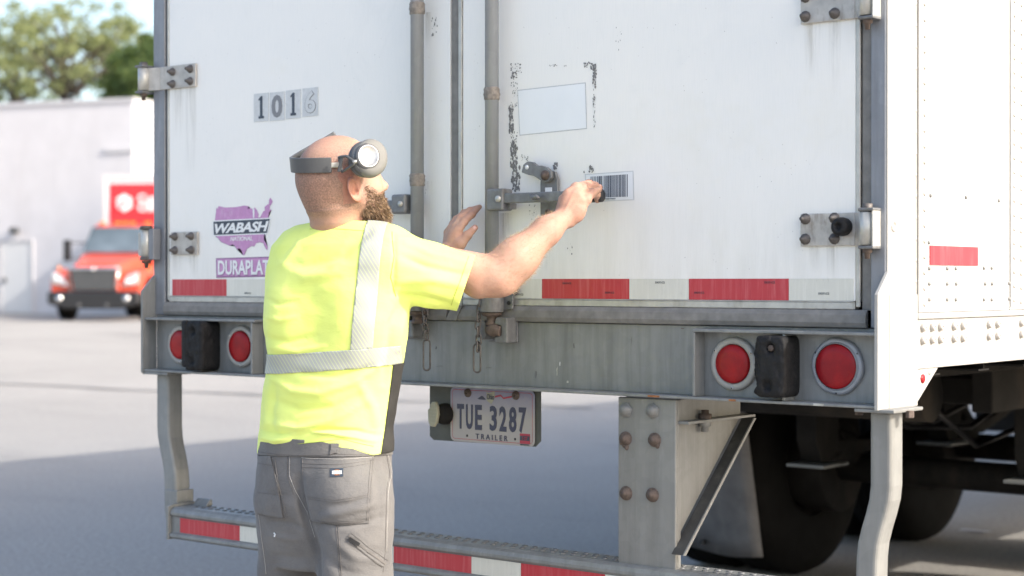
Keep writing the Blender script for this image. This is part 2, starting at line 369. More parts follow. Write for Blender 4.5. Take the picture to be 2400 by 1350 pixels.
# ------------------------------------------------------------------ the trailer
T = thing('semi_trailer', 'large white box trailer seen from behind with grey steel rear frame and closed swing doors', 'trailer')
ZT = 4.05
def part(mb, name, mat, bev=0, parent=None, **k): return mb.build(name, MAT[mat], parent or T, bev, **k)
# rear frame: posts, header, sill
def post(xa, xb, yb, mat='frame'):
    return MB().box(xa, xb, -.004, yb, 1.218, ZT)
part(MB().box(-.008, .048, -.004, .14, 1.222, ZT), 'corner_post', 'frame', .003)
part(MB().box(2.553, 2.591, -.004, .14, 1.222, ZT), 'corner_post', 'frame', .003)
part(MB().box(2.5905, 2.5955, -.002, .142, 1.04, ZT), 'post_cladding', 'whited', .002)
part(MB().box(.0485, 2.5525, -.002, .12, ZT - .16, ZT), 'header', 'galv', .004)
part(MB().box(.0008, 2.5892, .001, .09, 1.046, 1.2205), 'rear_sill', 'galv', .002)
part(MB().box(.0008, 2.5892, -.052, .0005, 1.0395, 1.0465), 'sill_flange', 'galv', .002)
# shelf and ribs framing the lamp recesses
for xa, xb, ribs in ((2.093, 2.588, (2.093, 2.345)), (.0009, .52, (.27, .50))):
    part(MB().box(xa, xb, -.048, .0005, 1.2055, 1.2135), 'lamp_shelf', 'galv', .002)
    for rx in ribs: part(MB().box(rx, rx + .007, -.046, .0005, 1.047, 1.2052), 'lamp_rib', 'galv', .0015)
# corner gussets
for xa, xb, mt in ((2.5885, 2.598, 'whited'), (-.0086, .0015, 'galv')):
    part(MB().prism([(-.056, 1.036), (-.056, 1.300), (-.003, 1.352), (.0014, 1.352), (.0014, 1.036)], 0, xa, xb), 'corner_gusset', mt, .0015)
part(MB().box(2.5958, 2.6005, -.002, .145, 1.036, 1.30), 'lower_corner_plate', 'whited', .003)
# seals and door edge trims
def trim(xa, xb, z0, z1, ya, yb, name, mat): part(MB().box(xa, xb, ya, yb, z0, z1), name, mat, .002)
trim(.0484, .0665, 1.262, ZT - .16, .006, .05, 'door_gasket', 'sealdk'); trim(.057, .0655, 1.27, ZT - .17, -.001, .0059, 'trim_strip', 'alu')
trim(2.5135, 2.5245, 1.27, ZT - .17, -.001, .0059, 'trim_strip', 'alu'); trim(2.526, 2.5525, 1.262, ZT - .16, .006, .05, 'door_gasket', 'sealg')
trim(1.2665, 1.2965, 1.262, ZT - .16, .004, .05, 'door_gasket', 'sealg'); trim(1.298, 1.3105, 1.262, ZT - .17, -.004, .02, 'trim_strip', 'alu')
trim(.066, 1.265, 1.2645, 1.2815, -.002, .02, 'trim_strip', 'alu'); trim(1.3115, 2.512, 1.2645, 1.2815, -.002, .02, 'trim_strip', 'alu')
trim(.07, 1.262, 1.2815, 1.284, -.004, .02, 'trim_lip', 'alu'); trim(1.3115, 2.51, 1.2815, 1.284, -.004, .02, 'trim_lip', 'alu')
bs = MB(); bs.add([], []);
for xa, xb in ((.05, 1.262), (1.30, 2.545)):
    part(MB().prism([(.0005, 1.2215), (-.009, 1.2225), (-.014, 1.234), (-.012, 1.252), (-.004, 1.2635), (.0005, 1.264)], 0, xa, xb), 'bottom_seal', 'sealg', .001)
m = MB(); m.prism([(1.262, 1.222), (1.285, 1.2635), (1.322, 1.2635), (1.2999, 1.222)], 1, -.0165, -.003); part(m, 'seal_flap', 'sealg', .001)
# doors
for xa, xb in ((.067, 1.2655), (1.312, 2.5125)):
    d = part(MB().box(xa, xb, 0, .045, 1.2842, ZT - .17), 'door', 'door', .0015)
# conspicuity tape on the doors
def tape_row(x0, zc, h, segs, Y, par=None, t=.0012):
    for a, b, c in segs: part(MB().box(a + .0004, b - .0004, Y, Y + t, zc - h / 2, zc + h / 2), 'reflective_tape', 'red' if c else 'wtape', 0, par)
tape_row(0, 1.3105, .052, [(.082, .342, 1), (.342, .62, 0), (.62, .90, 1), (.90, 1.12, 0), (1.478, 1.590, 0), (1.590, 1.873, 1), (1.873, 2.054, 0), (2.054, 2.337, 1), (2.337, 2.508, 0)], -.0014)
for px_, py_ in ((1330, 664), (1430, 686), (1548, 662), (1640, 686), (1805, 662), (1932, 688), (1218, 690), (582, 687)):
    x, z = xz(px_, py_); text_rear('tape_print', 'DOT-C2', x - .014, x + .014, z - .0025, z + .0025, -.0022, MAT['ink'], T)
# hinges ------------------------------------------------------
bolt_me = MB().lathe((0, 0, 0), (0, -1, 0), [(0, .0135), (.003, .0135), (.0032, .0105), (.010, .0095), (.0102, .0065), (.021, .005), (.0215, 0)], 10).mesh('bolt', MAT['bolt'])
def bolts(parent, pts, me=None, Y=-.0085, sc=1):
    for p in pts:
        x, z = p if abs(p[0]) < 10 else xz(*p)
        share('bolt', me or bolt_me, parent, (x, Y, z), (0, random.random() * 3, 0), (sc,) * 3)
def strap(xa, xb, z0, z1, xbar, side, bpts, lug=True):
    m = MB().box(min(xa, xb), max(xa, xb), -.0085, -.0012, z0, z1)
    h = part(m, 'hinge', 'hinge', .002)
    if xbar is not None:
        x1 = xa if side < 0 else xb
        # curled strap running out to the barrel, set proud of the post
        mm = MB().prism([(x1 + side * .0002, -.0085), (x1 + side * .0002, -.0012), (xbar, -.0150), (xbar, -.0225)] if side > 0 else [(x1 - .0002, -.0012), (x1 - .0002, -.0085), (xbar, -.0225), (xbar, -.0150)], 2, z0, z1)
        mm.build('hinge_strap', MAT['hinge'], h, .001)
        MB().cyl((xbar + side * .008, -.026, z0 + .001), (xbar + side * .008, -.026, z1 - .001), .0185, seg=20).build('barrel', MAT['alu'], h)
        if lug:
            for zz in (z0 - .009, z1 + .001): MB().box(xbar - .020 + side * .012, xbar + .020 + side * .012, -.044, .005, zz, zz + .008).build('lug', MAT['cast'], h, .003)
            MB().lathe((xbar + side * .008, -.026, z1 + .009), (0, 0, 1), [(0, .013), (.010, .013), (.0105, .0)], 6).build('pin_head', MAT['bolt'], h)
            MB().lathe((xbar + side * .008, -.026, z0 - .009), (0, 0, -1), [(0, .012), (.008, .012), (.009, .007), (.022, .006), (.0225, 0)], 8).build('pin_end', MAT['rust'], h)
            if side > 0: MB().box(xbar + .026, xbar + .031, -.042, .0, z0 - .006, z1 + .006).build('lug_web', MAT['alu'], h, .002)
    bolts(h, bpts); return h
strap(.028, .204, 1.949, 2.023, -.022, -1, [(.094, 2.003), (.094, 1.958 + .006), (.180, 2.006), (.180, 1.967)])
strap(.083, .212, 1.415, 1.488, None, -1, [(.105, 1.474), (.105, 1.430), (.184, 1.474), (.184, 1.430)])
strap(2.372, 2.515, 1.413, 1.490, 2.548, 1, [(2.386, 1.478), (2.386, 1.430), (2.463, 1.478), (2.463, 1.430)])
strap(2.372, 2.515, 1.940, 2.017, 2.548, 1, [(2.386, 2.003), (2.386, 1.957), (2.463, 2.003), (2.463, 1.957)])
for zz in (2.9, 3.6): strap(.028, .204, zz, zz + .075, -.022, -1, []); strap(2.372, 2.515, zz, zz + .075, 2.548, 1, [])
# the lower left hinge barrel standing off the post
lb = part(MB().cyl((-.012, -.03, 1.408), (-.012, -.03, 1.497), .0165, seg=18), 'hinge_barrel', 'alu')
for zz in (1.398, 1.498): MB().cyl((-.012, -.03, zz), (-.012, -.03, zz + .012), .022, .020, seg=18).build('collar', MAT['bolt'], lb)
MB().lathe((-.012, -.03, 1.397), (0, 0, -1), [(0, .016), (.008, .014), (.009, .007), (.024, .006), (.0245, 0)], 8).build('pin_end', MAT['rust'], lb)
MB().box(-.048, -.029, -.034, -.026, 1.412, 1.488).build('lug_web', MAT['hinge'], lb, .001)
MB().box(.0045, .030, -.036, -.0045, 1.40, 1.50).build('lug', MAT['frame'], lb, .003)
# rubber door stop on lower right hinge
x, z = xz(1983, 532)
part(MB().lathe((x, -.0086, z), (0, -1, 0), [(0, .021), (.012, .0225), (.026, .021), (.031, .016), (.0315, .009), (.024, .007), (.024, 0)], 28), 'door_stop', 'rubber')
# grime runs under hinges
def runs(px0, px1, py0, py1, Y=-.0006):
    a = pY(px0, py0, Y); b = pY(px1, py1, Y)
    me = bpy.data.meshes.new('grime_run'); me.from_pydata([(a.x, Y, b.z), (b.x, Y, b.z), (b.x, Y, a.z), (a.x, Y, a.z)], [], [(0, 1, 2, 3)])
    uv = me.uv_layers.new(name='uv'); 
    for i, c in enumerate(((0, 0), (1, 0), (1, 1), (0, 1))): uv.data[i].uv = c
    me.materials.append(MAT['run']); o = bpy.data.objects.new('grime_run', me); C.objects.link(o); o.parent = T
for a in ((402, 432, 207, 330), (432, 462, 205, 420), (402, 430, 598, 650), (440, 466, 598, 652), (1880, 1925, 45, 190), (1940, 1972, 40, 230), (1895, 1925, 574, 640), (1935, 1965, 574, 655), (992, 1012, 30, 120), (992, 1014, 425, 560), (1262, 1300, 505, 640), (1168, 1200, 500, 640)): runs(*a)

# ------------------------------------------------------------------ lock rods, handles, chains
def rod(x, lumps, wid=.0188):
    o = part(MB().cyl((x, -.038, 1.262), (x, -.038, ZT - .05), wid, seg=24), 'lock_rod', 'rod')
    for z in lumps:
        m = MB(); m.lathe((x, -.038, z - .018), (0, 0, 1), [(0, wid), (.004, wid + .003), (.010, wid + .0022), (.016, wid + .0042), (.024, wid + .002), (.030, wid + .0035), (.036, wid)], 24)
        for v in range(len(m.v)):
            p = Vector(m.v[v]); n = noise.noise(p * 180) * .0025; q = p - Vector((x, -.038, p.z)); m.v[v] = tuple(p + q.normalized() * n)
        m.build('weld_bead', MAT['weld'], o)
    return o
ROD1, ROD2 = 1.176, 1.447
rod(ROD1, [pY(970, 28).z, pY(970, 425).z, 2.6, 3.4]); rod(ROD2, [pY(1148, 225).z, 2.6, 3.4])
# sleeves and keepers at the rod ends
for x in (ROD1, ROD2):
    s = part(MB().cyl((x, -.038, 1.247), (x, -.038, 1.325), .0335, .031, seg=28), 'rod_sleeve', 'cast', .002)
    MB().prism([(x + .018, 1.250), (x + .055, 1.256), (x + .056, 1.292), (x + .072, 1.300), (x + .072, 1.338), (x + .02, 1.338)], 1, -.018, -.012).build('sleeve_plate', MAT['cast'], s, .001)
    MB().cyl((x + .044, -.0215, 1.272), (x + .044, -.0182, 1.272), .0055, seg=10).build('rivet', MAT['blk'], s)
    MB().cyl((x + .055, -.0245, 1.322), (x + .055, -.0182, 1.322), .009, seg=8).build('bolt', MAT['bolt'], s)
    MB().lathe((x, -.038, 1.246), (0, 0, -1), [(0, .027), (.006, .028), (.009, .024), (.012, .014), (.022, .013), (.028, .017), (.034, .017), (.0345, 0)], 20).build('rod_foot', MAT['rust'], s)
def keeper(x, z, cam_in):
    k = part(MB().box(x - .050, x + .052, -.006, .0005, z - .034, z + .036), 'rod_keeper', 'cast', .003)
    MB().prism([(x - .046, z - .022), (x - .046, z + .020), (x - .030, z + .026), (x - .022, z + .012), (x - .024, z - .018), (x - .034, z - .028)], 1, -.050, -.0062).build('jaw', MAT['cast'], k, .003)
    MB().prism([(x + .006, z + .016), (x + .012, z + .034), (x + .050, z + .034), (x + .050, z - .034), (x + .008, z - .034), (x + .008, z - .020), (x + .030, z - .014), (x + .030, z + .012)], 1, -.048, -.0062).build('jaw', MAT['cast'], k, .003)
    if cam_in:
        MB().sphere((x + .000, -.044, z), .019, 16, 10, (1.35, .9, .95)).build('cam', MAT['rust'], k)
        MB().cyl((x - .022, -.040, z + .002), (x + .028, -.042, z - .003), .013, .015, seg=12).build('cam_lobe', MAT['rust'], k)
keeper(ROD2 + .010, pY(1160, 772).z, True)
kx, kz = xz(975, 768)
k = part(MB().box(kx - .03, kx + .035, -.006, .0005, kz - .032, kz + .034), 'rod_keeper', 'cast', .003)
MB().prism([(kx - .012, kz - .028), (kx - .012, kz + .022), (kx + .030, kz + .022), (kx + .034, kz - .026)], 1, -.050, -.0062).build('jaw', MAT['cast'], k, .004)
MB().prism([(kx - .032, kz + .020), (kx - .030, kz + .032), (kx + .012, kz + .034), (kx + .012, kz + .024)], 1, -.046, -.0062).build('jaw', MAT['cast'], k, .002)
# right handle assembly
def P(px_, py_, Y=-.045): return xz(px_, py_, Y)
hx0, hz0 = P(1152, 495); hx1, hz1 = P(1190, 442)
hub = part(MB().box(hx0, hx1, -.068, -.022, hz0, hz1), 'handle_hub', 'cast', .006, seg=3) if False else MB().box(hx0, hx1, -.068, -.022, hz0, hz1).build('handle_hub', MAT['cast'], T, .006, seg=3)
x, z = P(1167, 466, -.07); MB().lathe((x, -.068, z), (0, -1, 0), [(0, .0085), (.005, .0085), (.0055, 0)], 14).build('rivet', MAT['alu'], hub)
MB().box(hx1 - .002, hx1 + .010, -.048, -.018, hz0 + .004, hz0 + .020).build('hub_tab', MAT['cast'], hub, .002)
h0 = P(1190, 465, -.058); h1 = P(1405, 460, -.058)
hb = MB(); zc = h0[1]
hb.box(hx1 - .003, 1.745, -.062, -.050, zc - .0135, zc + .0135)
hn = part(hb, 'door_handle', 'cast', .003)
MB().lathe((1.744, -.056, zc - .002), (1, 0, 0), [(0, .0135), (.01, .0165), (.07, .0175), (.082, .017), (.086, .012), (.087, 0)], 18).build('grip', MAT['blk'], hn)
MB().tube([(1.60, -.062, zc + .006), (1.615, -.070, zc - .002), (1.632, -.080, zc + .001), (1.640, -.078, zc - .004)], [.004, .006, .006, .004], 8).build('handle_hook', MAT['cast'], hn)
# catch plate and hasp
cp = [P(*q, -.02) for q in ((1264, 505), (1264, 425), (1268, 412), (1280, 398), (1298, 402), (1304, 420), (1304, 490), (1290, 506), (1278, 508))]
cat_ = part(MB().prism(cp, 1, -.016, -.006), 'handle_catch', 'cast', .0015)
s0, s1 = P(1276, 450, -.02), P(1292, 439, -.02); MB().box(s0[0], s1[0], -.0175, -.0161, s0[1], s1[1]).build('slot', MAT['wdecal'], cat_, .0006)
x, z = P(1283, 497, -.02); MB().lathe((x, -.0162, z), (0, -1, 0), [(0, .0085), (.006, .0075), (.007, 0)], 8).build('bolt', MAT['rust'], cat_)
hp_ = [P(*q, -.03) for q in ((1222, 404), (1226, 386), (1236, 378), (1248, 380), (1258, 388), (1268, 388), (1280, 392), (1291, 402), (1292, 416), (1284, 426), (1274, 428), (1262, 420), (1250, 412), (1238, 410))]
hs = MB(); hs.prism(hp_, 1, -.030, -.018); hso = hs.build('hasp', MAT['cast'], cat_, .0015)
x, z = P(1235, 392, -.03); MB().lathe((x, -.0302, z), (0, -1, 0), [(0, .0062), (.0006, .0062), (.0007, 0)], 14).build('hasp_eye', MAT['wdecal'], cat_)
x, z = P(1278, 411, -.03); MB().lathe((x, -.030, z), (0, -1, 0), [(0, .0135), (.003, .0135), (.0032, .0085), (.011, .007), (.012, 0)], 18).build('hasp_pivot', MAT['rust'], cat_)
# left handle: hub and bar going behind the man
ax, az = P(925, 502); bx, bz = P(958, 455)
hub2 = MB().box(ax, bx, -.062, -.022, az, bz).build('handle_hub', MAT['cast'], T, .007, seg=3)
x, z = P(940, 478, -.06); MB().lathe((x, -.062, z), (0, -1, 0), [(0, .008), (.004, .008), (.005, 0)], 14).build('rivet', MAT['alu'], hub2)
x0, z0 = P(780, 476); part(MB().box(x0, ax - .001, -.050, -.036, (az + bz) / 2 - .014, (az + bz) / 2 + .012), 'door_handle', 'cast', .003)
# chains
def chain(pts, long_end, Y=-.064):
    P3 = [Vector(pY(*q, Y)) for q in pts]; tot = sum((P3[i + 1] - P3[i]).length for i in range(len(P3) - 1)); pitch = .0205; n = int(tot / pitch)
    tor = MB(); pp = [(math.copysign(max(abs(math.cos(a)), 0), math.cos(a)) * .0072, 0, math.sin(a) * .0075 + math.copysign(.0065, math.sin(a))) for a in [2 * math.pi * i / 16 + .001 for i in range(16)]]
    tor.tube(pp, .0026, 6, True); me = tor.mesh('chain_link', MAT['bolt']); c = share('door_chain', me, T, P3[0])
    def on(s):
        for i in range(len(P3) - 1):
            L_ = (P3[i + 1] - P3[i]).length
            if s <= L_: return P3[i].lerp(P3[i + 1], s / L_), (P3[i + 1] - P3[i]).normalized()
            s -= L_
        return P3[-1], (P3[-1] - P3[-2]).normalized()
    for i in range(n + 1):
        p, d = on(i * pitch); tilt = math.atan2(d.x, -d.z)
        share('chain_link', me, c, p - P3[0], (0, -tilt * 1, R_(25 + 80 * (i % 2)) + random.uniform(-.2, .2)))
    a, b = [Vector(pY(*q, Y)) for q in long_end]; hw = .0098; r = hw; pp = []
    for i in range(9): t = math.pi * i / 8; pp.append((math.cos(t) * r, 0, math.sin(t) * r))
    hl = (a.z - b.z) - 2 * r
    for i in range(9): t = math.pi + math.pi * i / 8; pp.append((math.cos(t) * r, 0, math.sin(t) * r - hl))
    m = MB().tube(pp, .0026, 6, True); share('end_link', m.mesh('end_link', MAT['bolt']), c, Vector((b.x, Y, a.z - r)) - P3[0], (0, 0, R_(20)))
chain([(993, 700), (997, 735), (996, 760), (1000, 790), (1000, 801)], [(1000, 796), (1000, 868)])
chain([(1130, 690), (1124, 720), (1120, 760), (1122, 800), (1120, 815)], [(1120, 806), (1118, 873)])

# ------------------------------------------------------------------ lights, bumper blocks
def tail_light(px_, py_, ro, rl, bez, wavy, nscr=3):
    x, z = xz(px_, py_, -.01); X = Vector((x, 0, z))
    prof = [(0, ro), (.006, ro), (.010, ro - .004), (.0105, rl + .003), (.008, rl + .001)]
    m = MB().lathe((x, .0, z), (0, -1, 0), prof, 48)
    if wavy:
        for i, v in enumerate(m.v):
            q = Vector((v[0] - x, 0, v[2] - z)); r = q.length; a = math.atan2(q.z, q.x)
            if r > ro - .006: m.v[i] = tuple(Vector(v) + q.normalized() * (.0010 * math.cos(6 * a + 1.2)))
        MB().lathe((x, 0, z), (0, -1, 0), [(0, ro - .010), (.0135, ro - .012), (.0145, ro - .014), (.0145, rl + .0015), (.009, rl)], 40)
    b = m.build('tail_light', MAT[bez], T)
    if wavy: MB().lathe((x, 0, z), (0, -1, 0), [(.0102, ro - .0095), (.0135, ro - .0115), (.0142, ro - .0135), (.0142, rl + .002), (.009, rl + .0005)], 40).build('inner_ring', MAT[bez], b)
    MB().lathe((x, 0, z), (0, -1, 0), [(.004, rl), (.012, rl), (.0155, rl - .003), (.0175, rl * .6), (.018, 0)], 40).build('lens', MAT['lens'], b)
    for k in range(nscr):
        a = R_(28 + 120 * k) if not wavy else R_(30 + 120 * k); rr = (ro + rl) / 2 + .003
        if not wavy: MB().lathe((x + math.cos(a) * rr, -.0095, z + math.sin(a) * rr), (0, -1, 0), [(0, .0045), (.0022, .004), (.0024, 0)], 10).build('rivet', MAT['alu'], b)
        MB().lathe((x + math.cos(a) * rr, -.0105, z + math.sin(a) * rr), (0, -1, 0), [(0, .0020), (.0016, .0019), (.0017, 0)], 8).build('screw', MAT['blk'], b)
    return b
tail_light(1717, 853, .0655, .0475, 'bezel', False); tail_light(1960, 859, .067, .053, 'bezel2', True)
tail_light(421, 808, .062, .0455, 'bezel', False); tail_light(562, 812, .0645, .0480, 'bezel', False)
def bumper_block(pa, pb, ripped, seedv):
    xa, za = xz(*pa, -.07); xb, zb = xz(*pb, -.07); bm = bmesh.new(); bmesh.ops.create_cube(bm, size=1)
    bmesh.ops.subdivide_edges(bm, edges=bm.edges, cuts=22, use_grid_fill=True)
    cx_, cz_ = (xa + xb) / 2, (za + zb) / 2; w, h, dp = xb - xa, za - zb, .075
    for v in bm.verts:
        p = v.co.copy(); u = Vector((abs(p.x) * 2, abs(p.z) * 2)); k = (u.x ** 7 + u.y ** 7) ** (1 / 7) if u.length else 1
        f = 1 / max(k, 1e-3) * max(u.x, u.y) if max(u.x, u.y) > 0 else 1
        p.x *= f; p.z *= f; ed = max(u.x, u.y)
        if p.y < -.42 and ed > .86: p.x *= .965; p.z *= .965; p.y += .03
        q = Vector((cx_ + p.x * w, -.0375 - .001 + p.y * dp, cz_ + p.z * h))
        n = noise.noise(q * 55 + Vector((seedv, 0, 0))) * .0035 + noise.noise(q * 160 + Vector((seedv, 5, 0))) * .0012
        if q.y < -.012: q.y -= n; q.x += n * .8
        if ripped and p.y < -.2:
            # chewed patch around the bolt recesses
            for hxz, r, dd in (((cx_ + .004, cz_ + h * .30), .013, .016), ((cx_ - .004, cz_ - h * .30), .016, .012)):
                dd_ = math.hypot(q.x - hxz[0], q.z - hxz[1]);
                if dd_ < r: q.y += dd * (1 - (dd_ / r) ** 3)
            lf = max(0, 1 - (p.x + .5) * 4); q.y += lf * .010 * (1 + noise.noise(q * 90)); q.x += lf * .006 * noise.noise(q * 70)
        v.co = q
    me = bpy.data.meshes.new('dock_bumper'); bm.to_mesh(me); bm.free(); me.polygons.foreach_set('use_smooth', [True] * len(me.polygons)); me.materials.append(MAT['rubber'])
    o = bpy.data.objects.new('dock_bumper', me); C.objects.link(o); o.parent = T
    if ripped and seedv > 1: MB().lathe((cx_ + .004, -.063, cz_ + h * .30), (0, -1, 0), [(0, .0085), (.008, .008), (.0085, 0)], 6).build('bolt', MAT['rust'], o)
    else: MB().box(xa + .0, xa + .026, -.078, -.060, zb + .01, za + .002).build('torn_flap', MAT['rubber'], o, .007)
bumper_block((1766, 786), (1840, 934), True, 3.1); bumper_block((428, 752), (476, 870), True, .5)

# ------------------------------------------------------------------ licence plate
bk = [xz(*q, .028) for q in ((1008, 908), (1268, 915), (1268, 1034), (1256, 1047), (1017, 1031), (1008, 1022))]
bk[0] = (bk[0][0], 1.060); bk[1] = (bk[1][0], 1.060); LP = part(MB().prism(bk, 1, .026, .030), 'plate_bracket', 'brk', .001)
xa, _ = xz(1056, 960, .022); xb, _ = xz(1254, 960, .022); zt = pY(1150, 920, .022).z + .004; zb = pY(1150, 1040, .022).z
xb = xa + .300; zt = zb + .152
def rrect(x0, x1, z0, z1, r, n=5):
    o = []
    for cx_, cz_, a0 in ((x1 - r, z1 - r, 0), (x0 + r, z1 - r, 90), (x0 + r, z0 + r, 180), (x1 - r, z0 + r, 270)):
        for i in range(n + 1): a = R_(a0 + 90 * i / n); o.append((cx_ + r * math.cos(a), cz_ + r * math.sin(a)))
    return o
pl = part(MB().prism(rrect(xa, xb, zb, zt, .016), 1, .0215, .0235), 'licence_plate', 'plate', .0006)
def frame_ring(x0, x1, z0, z1, r, w, Y, mat, par, name='border'):
    a = rrect(x0, x1, z0, z1, r); b = rrect(x0 + w, x1 - w, z0 + w, z1 - w, r - w); n = len(a)
    MB().add([(p[0], Y, p[1]) for p in a] + [(p[0], Y, p[1]) for p in b], [(i, (i + 1) % n, (i + 1) % n + n, i + n) for i in range(n)]).build(name, mat, par)
frame_ring(xa + .007, xb - .007, zb + .007, zt - .007, .010, .0012, .0210, MAT['platered'], pl)
W = xb - xa; H = zt - zb
def lp(u, v): return (xa + u * W, zb + v * H)
for ch, u0, u1 in (('T', .085, .168), ('U', .192, .275), ('E', .303, .385), ('3', .478, .562), ('2', .592, .675), ('8', .705, .792), ('7', .820, .905)):
    x0, z0 = lp(u0, .235); x1, z1 = lp(u1, .69); text_rear('character', ch, x0, x1, z0, z1, .0206, MAT['navy'], pl, bold=.030)
x0, z0 = lp(.31, .07); x1, z1 = lp(.69, .165); text_rear('lettering', 'T R A I L E R', x0, x1, z0, z1, .0206, MAT['navy'], pl, bold=.012)
ohio = [(.44, .94), (.455, .915), (.48, .915), (.50, .935), (.535, .955), (.535, .83), (.515, .77), (.495, .715), (.475, .745), (.45, .765), (.44, .79)]
MB().prism([lp(u, v) for u, v in ohio], 1, .0208, .0214).build('state_emblem', MAT['beige'], pl)
x0, z0 = lp(.445, .80); x1, z1 = lp(.53, .90); text_rear('lettering', 'Ohio', x0, x1, z0, z1, .0203, MAT['navy'], pl, bold=.01)
MB().add([(lp(u, v)[0], .0207, lp(u, v)[1]) for u, v in ((.54, .87), (.61, .90), (.64, .85), (.74, .89), (.74, .86), (.64, .82), (.61, .87), (.54, .84))], [(0, 7, 6, 1), (1, 6, 5, 2), (2, 5, 4, 3)]).build('banner', MAT['platered'], pl)
MB().add([(lp(u, v)[0], .0207, lp(u, v)[1]) for u, v in ((.33, .80), (.38, .86), (.40, .85), (.36, .79), (.43, .80), (.43, .79))], [(0, 1, 2, 3), (3, 2, 4, 5)]).build('banner', MAT['navy'], pl)
for u in (.215, .785): x, z = lp(u, .90); MB().lathe((x, .0213, z), (0, -1, 0), [(0, .0125), (.003, .012), (.0032, .008), (.008, .007), (.0085, .004), (.005, .0035), (.005, 0)], 14).build('bolt', MAT['rust'], pl)
for u in (.205, .775): x, z = lp(u, .115); MB().lathe((x, .0213, z), (0, -1, 0), [(0, .0035), (.0006, .0034), (.0007, 0)], 10).build('slot', MAT['blk'], pl)
x0, z0 = lp(.832, .05); x1, z1 = lp(.948, .225); MB().box(x0, x1, .0205, .0213, z0, z1).build('sticker', MAT['platered'], pl)
MB().box(x0 + .001, x1 - .001, .0200, .0204, z0 + .008, z1 - .006).build('sticker_field', MAT['ink'], pl); text_rear('lettering', '7-27', x0 + .008, x1 - .008, z0 + .010, z1 - .008, .0196, MAT['platered'], pl, bold=.01)
for i in range(14): x = x0 + .001 + i * .0023; MB().box(x, x + .0012, .0205, .0213, z0 - .005, z0 - .0015).build('sticker_bar', MAT['ink'], pl)
# plate lamp
x, z = xz(1030, 970, .01)
pa = part(MB().lathe((x + .012, .026, z), (0, -1, 0), [(0, .030), (.012, .030), (.022, .027), (.028, .018), (.028, 0)], 24), 'plate_lamp', 'under')
MB().prism([(x - .024, z - .022), (x - .026, z + .012), (x - .016, z + .020), (x - .012, z + .034), (x + .002, z + .036), (x + .010, z + .022), (x + .012, z - .002), (x + .006, z - .024), (x - .004, z - .036), (x - .018, z - .034)], 1, -.012, .0).build('lamp_cover', MAT['beige'], pa, .003)
for i in range(6): MB().box(x - .016, x + .006, -.0145, -.0125, z - .026 + i * .010, z - .023 + i * .010).build('louvre', MAT['beige'], pa)

# ------------------------------------------------------------------ rear underride guard
def swept(path, hx, hy, name, mat, parent, bev=.004):
    m = MB(); vs = []
    for (x, y, z) in path: vs += [(x - hx, y - hy, z), (x + hx, y - hy, z), (x + hx, y + hy, z), (x - hx, y + hy, z)]
    n = len(path); fs = [(0, 3, 2, 1), tuple(range(4 * n - 4, 4 * n))] + [(i * 4 + k, i * 4 + (k + 1) % 4, i * 4 + 4 + (k + 1) % 4, i * 4 + 4 + k) for i in range(n - 1) for k in range(4)]
    m.add(vs, fs); return m.build(name, mat, parent, bev, seg=3)
def bend(x, s):
    return [(x, .020, 1.034), (x, .020, .91), (x, .020, .86)] + [(x - s * .036 * (t * t * (3 - 2 * t)), .020, .86 - .17 * t) for t in (.2, .4, .6, .8, 1)] + [(x - s * .040, .020, .56)]
gr = swept(bend(2.582, 1), .0275, .032, 'guard_post', MAT['galvl'], T, .010)
MB().box(2.535, 2.635, -.05, .10, 1.0305, 1.0385).build('mount_plate', MAT['galvl'], gr, .002)
for bx_ in (2.512, 2.640): MB().cyl((bx_, .02, 1.018), (bx_, .02, 1.034), .010, seg=6, smooth=False).build('bolt', MAT['rust'], gr)
gl = swept(bend(.008 + .035, -1), .0300, .032, 'guard_post', MAT['galv'], T, .010)
MB().box(-.01, .115, -.05, .10, 1.0305, 1.0385).build('mount_plate', MAT['galv'], gl, .002)
